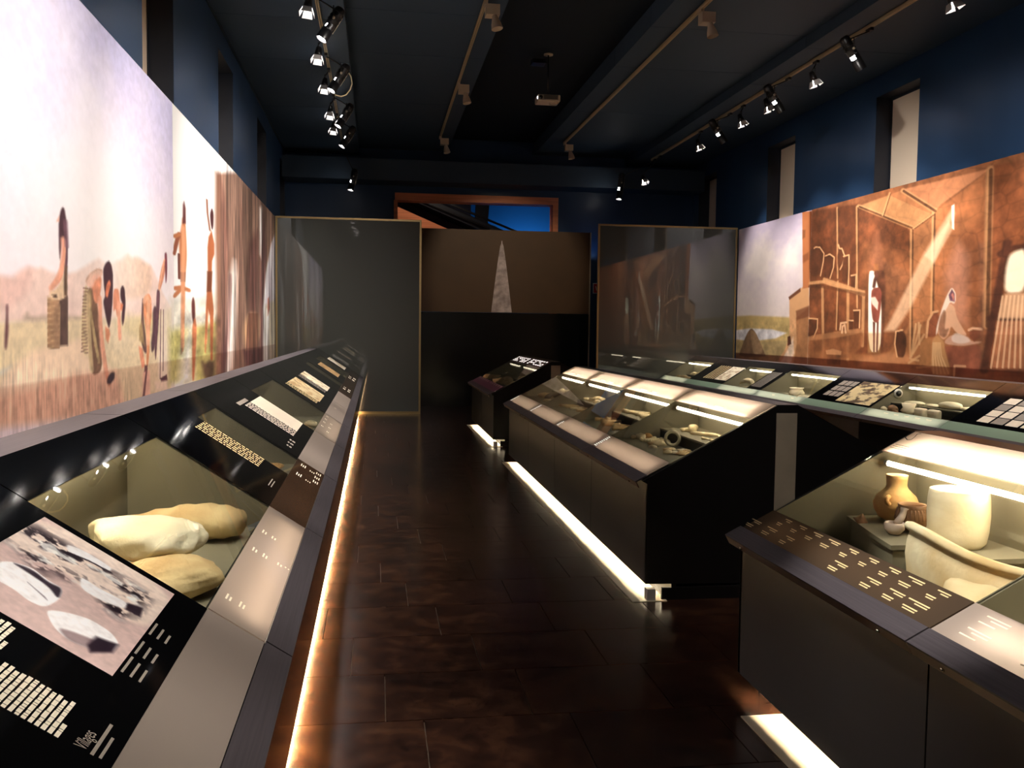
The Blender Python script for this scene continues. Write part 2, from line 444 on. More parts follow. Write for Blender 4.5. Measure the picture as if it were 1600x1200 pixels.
# ================================================================== MURALS
N_BACK = 9
LEFT_PRINT=[
('p',(236, 198, 182),0.03,0.85,[(4.813, 1.823), (4.901, 1.835), (5.062, 1.836), (5.187, 1.881), (5.29, 1.905), (5.383, 1.903), (5.467, 1.913), (5.595, 1.901), (5.715, 1.893), (5.907, 1.904), (6.078, 1.925), (6.26, 1.97), (6.415, 2.01), (6.557, 2.044), (6.66, 2.027), (6.789, 2.017), (6.972, 2.049), (7.091, 2.064), (7.292, 2.125), (7.395, 2.106), (7.585, 2.127), (7.812, 2.101), (8.024, 2.086), (8.117, 2.047), (8.443, 1.878), (8.764, 1.76), (8.758, 1.629), (4.802, 1.605)]),
('p',(214, 168, 132),0.05,0.6,[(6.972, 2.049), (7.091, 2.064), (7.292, 2.125), (7.395, 2.106), (7.585, 2.127), (7.812, 2.101), (8.024, 2.086), (8.015, 1.863), (7.251, 1.781), (6.962, 1.824)]),
('p',(205, 150, 140),0.05,0.35,[(4.813, 1.823), (4.901, 1.835), (5.062, 1.836), (5.187, 1.881), (5.29, 1.905), (5.369, 1.882), (5.257, 1.761), (5.031, 1.679), (4.805, 1.675)]),
('p',(226, 200, 160),0.03,1,[(4.802, 1.605), (5.25, 1.617), (5.927, 1.633), (6.283, 1.649), (6.954, 1.644), (7.565, 1.664), (8.764, 1.76), (8.726, 0.843), (4.781, 1.185)]),
('p',(206, 184, 128),0.08,0.7,[(6.957, 1.721), (7.565, 1.664), (8.725, 1.726), (8.714, 1.466), (7.558, 1.509), (6.95, 1.566)]),
('p',(150, 128, 104),0.03,0.6,[(5.2, 1.636), (5.253, 1.665), (5.29, 1.637), (5.384, 1.638), (5.497, 1.654), (5.673, 1.641), (5.996, 1.656), (6.208, 1.648), (6.208, 1.631), (5.199, 1.612)]),
('p',(190, 196, 206),0.03,0.5,[(4.79, 1.369), (4.878, 1.369), (5.017, 1.386), (4.992, 1.364), (4.788, 1.325)]),
('p',(246, 210, 178),0.05,1,[(4.787, 1.29), (4.876, 1.32), (5.064, 1.384), (5.321, 1.452), (5.575, 1.476), (5.921, 1.492), (6.203, 1.522), (6.234, 1.406), (6.757, 1.316), (6.933, 1.18), (7.215, 0.96), (4.777, 1.098)]),
('p',(234, 176, 146),0.06,0.7,[(4.784, 1.238), (5.366, 1.253), (6.049, 1.3), (6.937, 1.283), (7.215, 0.96), (4.777, 1.098)]),
('p',(92, 52, 56),0.012,1,[(4.966, 1.692), (4.99, 1.699), (4.998, 1.679), (4.991, 1.633), (4.997, 1.569), (4.965, 1.47), (4.937, 1.479), (4.952, 1.588), (4.968, 1.633)]),
('p',(62, 36, 44),0.012,1,[(5.781, 2.221), (5.812, 2.269), (5.847, 2.293), (5.88, 2.282), (5.907, 2.221), (5.921, 2.116), (5.919, 1.979), (5.887, 1.931), (5.853, 1.937), (5.87, 2.066), (5.838, 2.116), (5.807, 2.031), (5.782, 1.969), (5.768, 2.042), (5.769, 2.161)]),
('p',(86, 52, 66),0.012,1,[(5.872, 2.104), (5.916, 2.1), (5.913, 1.948), (5.873, 1.885), (5.851, 1.914)]),
('p',(226, 142, 108),0.012,1,[(5.829, 2.107), (5.852, 2.12), (5.888, 2.105), (5.889, 2.037), (5.851, 1.914), (5.804, 1.859), (5.692, 1.816), (5.616, 1.79), (5.597, 1.792), (5.628, 1.828), (5.761, 1.894), (5.814, 1.986), (5.835, 2.048)]),
('p',(240, 170, 140),0.012,1,[(5.731, 2.193), (5.781, 2.229), (5.779, 2.199)]),
('p',(226, 190, 150),0.012,0.9,[(5.601, 1.789), (5.691, 1.794), (5.803, 1.851), (5.851, 1.914), (5.846, 1.808), (5.89, 1.764), (5.797, 1.709), (5.624, 1.741), (5.592, 1.769)]),
('p',(70, 48, 40),0.012,1,[(5.636, 1.767), (5.711, 1.773), (5.732, 1.751), (5.667, 1.753)]),
('p',(96, 70, 54),0.012,1,[(5.853, 1.944), (5.913, 1.948), (5.904, 1.765), (5.845, 1.77)]),
('p',(84, 60, 54),0.012,1,[(5.764, 1.73), (5.905, 1.772), (5.9, 1.474), (5.752, 1.476)]),
('p',(84, 60, 54),0.012,1,[(5.745, 1.737), (5.913, 1.764), (5.894, 1.487), (5.733, 1.473)]),
('p',(200, 160, 118),0.012,1,[(5.573, 1.754), (5.624, 1.741), (5.774, 1.712), (5.754, 1.476), (5.553, 1.48)]),
('p',(200, 160, 118),0.012,1,[(5.565, 1.757), (5.754, 1.737), (5.741, 1.463), (5.569, 1.464)]),
('l',(150, 108, 78),0.012,0.8,[(5.575, 1.732), (5.677, 1.73), (5.751, 1.733)]),
('l',(150, 108, 78),0.012,0.8,[(5.575, 1.717), (5.676, 1.714), (5.75, 1.717)]),
('l',(150, 108, 78),0.012,0.8,[(5.574, 1.701), (5.675, 1.699), (5.75, 1.701)]),
('l',(150, 108, 78),0.012,0.8,[(5.573, 1.686), (5.675, 1.683), (5.749, 1.685)]),
('l',(150, 108, 78),0.012,0.8,[(5.572, 1.671), (5.674, 1.667), (5.748, 1.67)]),
('l',(150, 108, 78),0.012,0.8,[(5.572, 1.655), (5.673, 1.652), (5.747, 1.654)]),
('l',(150, 108, 78),0.012,0.8,[(5.571, 1.64), (5.672, 1.636), (5.747, 1.638)]),
('l',(150, 108, 78),0.012,0.8,[(5.57, 1.625), (5.672, 1.62), (5.746, 1.622)]),
('l',(150, 108, 78),0.012,0.8,[(5.57, 1.609), (5.671, 1.605), (5.745, 1.606)]),
('l',(150, 108, 78),0.012,0.8,[(5.569, 1.594), (5.67, 1.589), (5.744, 1.59)]),
('l',(150, 108, 78),0.012,0.8,[(5.568, 1.579), (5.669, 1.574), (5.744, 1.575)]),
('l',(150, 108, 78),0.012,0.8,[(5.567, 1.563), (5.669, 1.558), (5.743, 1.559)]),
('l',(150, 108, 78),0.012,0.8,[(5.567, 1.548), (5.668, 1.542), (5.742, 1.543)]),
('l',(150, 108, 78),0.012,0.8,[(5.566, 1.533), (5.667, 1.527), (5.741, 1.527)]),
('l',(150, 108, 78),0.012,0.8,[(5.565, 1.518), (5.666, 1.511), (5.741, 1.511)]),
('l',(150, 108, 78),0.012,0.8,[(5.564, 1.502), (5.666, 1.496), (5.74, 1.495)]),
('l',(150, 108, 78),0.012,0.8,[(5.564, 1.487), (5.665, 1.48), (5.739, 1.48)]),
('l',(150, 108, 78),0.012,0.8,[(5.563, 1.472), (5.664, 1.464), (5.738, 1.464)]),
('p',(150, 112, 86),0.02,0.6,[(5.677, 1.735), (5.754, 1.737), (5.741, 1.463), (5.664, 1.466)]),
('p',(190, 140, 112),0.012,1,[(6.254, 1.879), (6.343, 1.928), (6.526, 1.976), (6.636, 1.973), (6.618, 1.926), (6.431, 1.906), (6.31, 1.847)]),
('p',(212, 188, 140),0.012,1,[(6.158, 1.624), (6.253, 1.862), (6.324, 1.83), (6.288, 1.678), (6.283, 1.394), (6.177, 1.432)]),
('l',(140, 96, 84),0.01,0.8,[(6.218, 1.834), (6.303, 1.831)]),
('l',(140, 96, 84),0.01,0.8,[(6.215, 1.815), (6.302, 1.811)]),
('l',(140, 96, 84),0.01,0.8,[(6.213, 1.795), (6.301, 1.792)]),
('l',(140, 96, 84),0.01,0.8,[(6.21, 1.776), (6.301, 1.772)]),
('l',(140, 96, 84),0.01,0.8,[(6.207, 1.757), (6.3, 1.753)]),
('l',(140, 96, 84),0.01,0.8,[(6.205, 1.738), (6.299, 1.733)]),
('l',(140, 96, 84),0.01,0.8,[(6.202, 1.718), (6.298, 1.714)]),
('l',(140, 96, 84),0.01,0.8,[(6.2, 1.699), (6.297, 1.694)]),
('l',(140, 96, 84),0.01,0.8,[(6.197, 1.68), (6.296, 1.675)]),
('l',(140, 96, 84),0.01,0.8,[(6.195, 1.661), (6.295, 1.655)]),
('l',(140, 96, 84),0.01,0.8,[(6.192, 1.642), (6.294, 1.636)]),
('l',(140, 96, 84),0.01,0.8,[(6.189, 1.622), (6.293, 1.616)]),
('l',(140, 96, 84),0.01,0.8,[(6.187, 1.603), (6.293, 1.597)]),
('l',(140, 96, 84),0.01,0.8,[(6.184, 1.584), (6.292, 1.577)]),
('l',(140, 96, 84),0.01,0.8,[(6.182, 1.565), (6.291, 1.557)]),
('l',(140, 96, 84),0.01,0.8,[(6.179, 1.546), (6.29, 1.538)]),
('l',(140, 96, 84),0.01,0.8,[(6.177, 1.526), (6.289, 1.518)]),
('l',(140, 96, 84),0.01,0.8,[(6.174, 1.507), (6.288, 1.499)]),
('l',(140, 96, 84),0.01,0.8,[(6.172, 1.488), (6.287, 1.479)]),
('l',(140, 96, 84),0.01,0.8,[(6.169, 1.469), (6.286, 1.46)]),
('l',(140, 96, 84),0.01,0.8,[(6.166, 1.45), (6.285, 1.44)]),
('l',(140, 96, 84),0.01,0.8,[(6.164, 1.431), (6.284, 1.421)]),
('p',(118, 84, 66),0.012,1,[(6.309, 1.829), (6.399, 1.86), (6.515, 1.746), (6.586, 1.571), (6.606, 1.29), (6.372, 1.265), (6.334, 1.41), (6.3, 1.625)]),
('p',(172, 142, 98),0.02,0.9,[(6.309, 1.82), (6.383, 1.832), (6.384, 1.662), (6.353, 1.5), (6.374, 1.319), (6.331, 1.357), (6.294, 1.625)]),
('l',(190, 160, 112),0.018,0.6,[(6.361, 1.679), (6.416, 1.572), (6.427, 1.499)]),
('l',(190, 160, 112),0.018,0.6,[(6.388, 1.626), (6.443, 1.517), (6.45, 1.462)]),
('l',(190, 160, 112),0.018,0.6,[(6.416, 1.572), (6.472, 1.462), (6.473, 1.425)]),
('l',(190, 160, 112),0.018,0.6,[(6.443, 1.517), (6.5, 1.406), (6.496, 1.388)]),
('l',(190, 160, 112),0.018,0.6,[(6.472, 1.462), (6.529, 1.35), (6.519, 1.35)]),
('p',(226, 142, 108),0.012,1,[(6.371, 1.912), (6.524, 1.944), (6.618, 1.916), (6.598, 1.841), (6.548, 1.775), (6.515, 1.737), (6.439, 1.753), (6.397, 1.833)]),
('p',(240, 170, 140),0.015,1,[(6.31, 1.856), (6.401, 1.905), (6.444, 1.862), (6.383, 1.832)]),
('p',(226, 142, 108),0.012,1,[(6.518, 1.81), (6.606, 1.795), (6.605, 1.627), (6.646, 1.477), (6.736, 1.275), (6.801, 1.204), (6.765, 1.158), (6.669, 1.25), (6.58, 1.441), (6.541, 1.627)]),
('p',(62, 36, 44),0.012,1,[(6.646, 1.974), (6.72, 2.026), (6.795, 2.045), (6.862, 2.016), (6.893, 1.941), (6.871, 1.765), (6.82, 1.629), (6.773, 1.571), (6.719, 1.628), (6.673, 1.703), (6.643, 1.759), (6.694, 1.798), (6.664, 1.872)]),
('p',(222, 120, 84),0.012,1,[(6.694, 1.798), (6.72, 1.875), (6.802, 1.915), (6.835, 1.88), (6.785, 1.83), (6.749, 1.786)]),
('p',(214, 116, 78),0.015,0.8,[(6.684, 1.59), (6.783, 1.571), (6.799, 1.533), (6.745, 1.476), (6.69, 1.505)]),
('p',(70, 56, 62),0.015,1,[(6.735, 1.246), (6.821, 1.271), (6.908, 1.267), (6.889, 1.219), (6.783, 1.186), (6.7, 1.2)]),
('p',(226, 142, 108),0.012,1,[(6.889, 1.853), (7.025, 1.864), (7.058, 1.791), (7.036, 1.71), (6.979, 1.65), (6.946, 1.718), (6.881, 1.688)]),
('p',(62, 36, 44),0.012,1,[(7.079, 1.861), (7.137, 1.894), (7.192, 1.866), (7.214, 1.765), (7.17, 1.632), (7.123, 1.591), (7.096, 1.651), (7.13, 1.753), (7.076, 1.791)]),
('p',(226, 142, 108),0.012,1,[(7.014, 1.789), (7.064, 1.771), (7.058, 1.631), (7.089, 1.501), (7.008, 1.487), (7.0, 1.631)]),
('p',(214, 116, 78),0.012,1,[(7.075, 1.761), (7.149, 1.753), (7.109, 1.702), (7.062, 1.711)]),
('p',(222, 140, 96),0.012,1,[(7.723, 1.79), (7.792, 1.836), (7.93, 1.863), (8.013, 1.821), (8.017, 1.684), (7.94, 1.548), (7.935, 1.412), (7.882, 1.278), (7.812, 1.258), (7.845, 1.481), (7.783, 1.637), (7.715, 1.724)]),
('p',(96, 64, 62),0.012,1,[(7.701, 1.811), (7.746, 1.812), (7.747, 1.636), (7.822, 1.481), (7.84, 1.369), (7.728, 1.394), (7.603, 1.549), (7.672, 1.636)]),
('p',(158, 128, 86),0.02,1,[(7.605, 1.592), (7.694, 1.636), (7.774, 1.437), (7.6, 1.484)]),
('p',(226, 142, 108),0.012,1,[(7.577, 1.441), (7.707, 1.417), (7.777, 1.282), (7.678, 1.258), (7.616, 1.354)]),
('p',(110, 70, 70),0.012,1,[(7.768, 1.282), (7.859, 1.279), (7.833, 1.213), (7.743, 1.228)]),
('p',(230, 170, 150),0.02,0.8,[(7.712, 1.229), (7.927, 1.231), (7.941, 1.014), (7.667, 1.012)]),
('p',(110, 70, 70),0.012,1,[(7.812, 1.258), (7.858, 1.256), (7.757, 1.027), (7.676, 1.022)]),
('p',(80, 52, 60),0.02,1,[(8.058, 1.731), (8.128, 1.767), (8.241, 1.734), (8.261, 1.593), (8.103, 1.408), (8.004, 1.376), (7.984, 1.456), (8.051, 1.57)]),
('p',(226, 142, 108),0.012,1,[(8.248, 1.91), (8.33, 2.032), (8.439, 2.145), (8.549, 2.201), (8.545, 2.104), (8.46, 2.003), (8.325, 1.901)]),
('p',(110, 40, 52),0.012,1,[(8.507, 2.234), (8.595, 2.246), (8.612, 2.145), (8.585, 2.009), (8.539, 1.959), (8.523, 2.103)]),
('p',(96, 60, 70),0.012,1,[(8.198, 1.908), (8.325, 1.901), (8.292, 1.735), (8.205, 1.476), (8.147, 1.291), (8.102, 1.385), (8.162, 1.64)]),
('p',(240, 222, 205),0.03,0.6,[(8.263, 1.641), (8.588, 1.814), (8.588, 1.152), (8.242, 1.146), (8.227, 1.406)]),
('l',(120, 80, 84),0.01,1,[(8.344, 1.736), (8.293, 1.143)]),
('l',(120, 80, 84),0.01,1,[(8.449, 1.738), (8.411, 1.209)]),
('p',(78, 44, 50),0.012,1,[(8.293, 1.149), (8.561, 1.171), (8.587, 1.115), (8.344, 1.116)]),
('p',(250, 216, 196),0.03,0.6,[(8.091, 1.131), (8.587, 1.115), (8.583, 1.016), (8.137, 1.058)]),
('l',(240, 170, 140),0.03,0.7,[(5.842, 2.101), (5.848, 2.034), (5.816, 1.927), (5.715, 1.847), (5.627, 1.806)]),
('l',(120, 80, 92),0.03,0.6,[(5.893, 2.212), (5.905, 2.069)]),
('l',(240, 170, 140),0.035,0.7,[(6.564, 1.775), (6.566, 1.627), (6.604, 1.459), (6.693, 1.267)]),
('l',(250, 206, 186),0.05,0.7,[(6.34, 1.866), (6.431, 1.916), (6.556, 1.945)]),
('l',(214, 184, 140),0.03,0.7,[(6.322, 1.785), (6.305, 1.625), (6.338, 1.446), (6.367, 1.301)]),
('l',(240, 170, 140),0.03,0.7,[(7.034, 1.76), (7.036, 1.631), (7.052, 1.501)]),
('l',(246, 186, 150),0.04,0.7,[(7.772, 1.791), (7.86, 1.833), (7.927, 1.796), (7.883, 1.638), (7.876, 1.458)]),
('l',(250, 190, 150),0.02,0.7,[(8.284, 1.912), (8.393, 2.047), (8.505, 2.174)]),
('p',(190, 180, 110),0.08,1,[(8.657, 1.568), (9.172, 1.599), (10.414, 1.621), (11.54, 1.728), (11.512, 0.91), (8.637, 1.08)]),
('p',(214, 206, 178),0.1,0.55,[(8.703, 1.842), (9.505, 1.884), (10.424, 1.897), (11.428, 2.049), (11.477, 1.686), (8.69, 1.537)]),
('p',(150, 130, 80),0.08,0.5,[(9.931, 1.584), (10.414, 1.621), (11.291, 1.565), (11.282, 1.325), (9.922, 1.338)]),
('p',(255, 250, 244),0.1,0.9,[(9.199, 1.307), (9.712, 1.703), (9.747, 1.014), (9.073, 1.054)]),
('p',(196, 122, 78),0.015,1,[(9.275, 2.638), (9.419, 2.622), (9.462, 2.462), (9.487, 2.266), (9.379, 2.028), (9.373, 1.864), (9.288, 1.354), (9.209, 1.356), (9.229, 1.859), (9.175, 2.082), (9.122, 2.302), (9.128, 2.446), (9.24, 2.537)]),
('p',(92, 44, 42),0.015,1,[(9.312, 2.755), (9.369, 2.795), (9.432, 2.738), (9.442, 2.592), (9.289, 2.575)]),
('p',(110, 60, 44),0.015,1,[(9.176, 2.106), (9.399, 2.12), (9.379, 2.028), (9.188, 2.019)]),
('l',(150, 84, 60),0.03,1,[(8.883, 2.259), (9.051, 2.407), (9.144, 2.463)]),
('l',(196, 122, 78),0.03,1,[(8.918, 2.417), (9.144, 2.46)]),
('l',(196, 122, 78),0.04,1,[(8.958, 1.945), (9.225, 1.964), (9.55, 1.953)]),
('l',(196, 122, 78),0.03,1,[(8.882, 1.871), (9.185, 1.946)]),
('l',(110, 60, 50),0.02,1,[(9.106, 2.269), (9.112, 2.047)]),
('p',(84, 44, 44),0.015,0.5,[(9.23, 1.891), (9.277, 1.877), (9.224, 1.339), (9.145, 1.325), (9.178, 1.761)]),
('l',(236, 170, 128),0.03,0.7,[(9.303, 2.544), (9.328, 2.352), (9.287, 2.121), (9.26, 1.86), (9.242, 1.404)]),
('l',(230, 160, 118),0.03,0.7,[(10.783, 2.589), (10.818, 2.346), (10.698, 2.018), (10.585, 1.79), (10.468, 1.418)]),
('p',(90, 44, 40),0.015,1,[(9.691, 1.839), (9.781, 1.902), (9.869, 1.844), (9.881, 1.706), (9.805, 1.601), (9.703, 1.703)]),
('p',(190, 112, 74),0.015,1,[(9.717, 1.601), (9.881, 1.706), (9.967, 1.566), (9.883, 1.287), (9.802, 1.046), (9.696, 1.052), (9.708, 1.361)]),
('p',(74, 36, 38),0.015,1,[(10.772, 2.851), (10.905, 2.934), (11.014, 2.881), (10.986, 2.724), (10.895, 2.676), (10.811, 2.743)]),
('p',(186, 106, 66),0.015,1,[(10.677, 2.579), (10.873, 2.674), (11.046, 2.537), (11.042, 2.421), (10.883, 2.332), (10.85, 2.025), (10.975, 1.798), (10.887, 1.218), (10.755, 1.222), (10.73, 1.717), (10.606, 1.79), (10.463, 1.306), (10.403, 1.326), (10.481, 1.788), (10.619, 2.164), (10.609, 2.461)]),
('p',(120, 66, 44),0.02,1,[(10.579, 2.199), (10.901, 2.218), (10.827, 1.986), (10.55, 1.975)]),
('l',(150, 96, 70),0.02,1,[(10.587, 2.976), (10.623, 2.833), (10.765, 2.663)]),
('p',(146, 104, 82),0.05,1,[(11.144, 3.362), (20.535, 4.903), (20.499, 2.579), (17.632, 3.311), (16.894, 3.058), (15.987, 2.469), (15.618, 1.894), (15.586, 0.668), (11.035, 0.938), (11.162, 1.92), (11.098, 2.697)]),
('p',(116, 70, 56),0.08,0.8,[(11.45, 3.373), (11.845, 3.188), (12.098, 2.801), (12.079, 2.247), (11.854, 1.522), (11.576, 0.947), (11.471, 1.524), (11.562, 2.34)]),
('p',(255, 248, 238),0.12,0.95,[(12.288, 2.259), (12.583, 2.453), (12.713, 2.283), (12.605, 1.742), (12.249, 1.084), (11.835, 0.975), (12.055, 1.521)]),
('p',(120, 62, 60),0.06,0.8,[(11.526, 1.319), (11.922, 1.564), (12.069, 1.948), (12.162, 2.252), (12.288, 2.259), (12.055, 1.521), (11.77, 0.978), (11.515, 0.992)]),
('p',(128, 84, 66),0.08,0.7,[(12.996, 3.439), (13.478, 3.18), (13.288, 2.456), (13.176, 1.516), (13.078, 0.98), (12.763, 0.995), (12.95, 1.976)]),
('p',(100, 52, 46),0.1,0.7,[(13.995, 2.8), (14.988, 3.1), (15.076, 2.417), (14.743, 1.771), (13.966, 1.81), (13.801, 2.345)]),
('p',(255, 246, 236),0.06,0.95,[(15.256, 3.476), (15.524, 3.537), (15.604, 3.108), (15.456, 2.685), (15.236, 2.749)]),
('p',(104, 56, 56),0.06,0.8,[(15.658, 3.444), (16.119, 2.875), (15.987, 2.469), (15.618, 1.894), (15.595, 1.003), (15.255, 1.016), (15.29, 2.321)]),
('p',(206, 150, 96),0.1,0.9,[(13.26, 1.563), (13.966, 1.81), (15.059, 1.802), (15.157, 1.452), (14.527, 1.302), (13.592, 1.296)]),
('l',(120, 66, 48),0.03,0.8,[(13.68, 1.294), (13.815, 1.611), (13.965, 1.785)]),
('l',(120, 66, 48),0.03,0.8,[(13.841, 1.291), (13.96, 1.611), (14.095, 1.787)]),
('l',(120, 66, 48),0.03,0.8,[(14.006, 1.287), (14.109, 1.612), (14.228, 1.789)]),
('l',(120, 66, 48),0.03,0.8,[(14.175, 1.284), (14.261, 1.612), (14.363, 1.791)]),
('l',(120, 66, 48),0.03,0.8,[(14.349, 1.28), (14.417, 1.613), (14.501, 1.793)]),
('l',(120, 66, 48),0.03,0.8,[(14.526, 1.276), (14.576, 1.613), (14.642, 1.795)]),
('l',(120, 66, 48),0.03,0.8,[(14.708, 1.272), (14.739, 1.613), (14.785, 1.798)]),
('l',(120, 66, 48),0.03,0.8,[(14.895, 1.269), (14.905, 1.614), (14.931, 1.8)]),
('p',(86, 44, 44),0.06,0.8,[(13.335, 1.278), (15.602, 1.268), (15.594, 0.975), (13.584, 1.03)]),
('p',(222, 206, 216),0.05,1,[(17.632, 3.342), (16.894, 3.058), (16.158, 2.478), (15.973, 1.901), (17.601, 1.934)]),
('p',(206, 190, 160),0.08,1,[(15.974, 1.958), (17.606, 2.123), (17.581, 0.991), (15.829, 0.994)]),
('p',(255, 240, 228),0.05,0.9,[(16.094, 1.903), (16.602, 1.914), (16.373, 1.032), (15.878, 1.021)]),
('p',(180, 96, 72),0.03,1,[(16.298, 2.081), (16.503, 2.117), (16.602, 1.914), (16.291, 1.791)]),
('p',(70, 40, 40),0.04,0.7,[(10.182, 1.242), (10.398, 1.197), (10.712, 1.224), (11.067, 1.192), (10.924, 1.022), (10.392, 1.013)]),
]
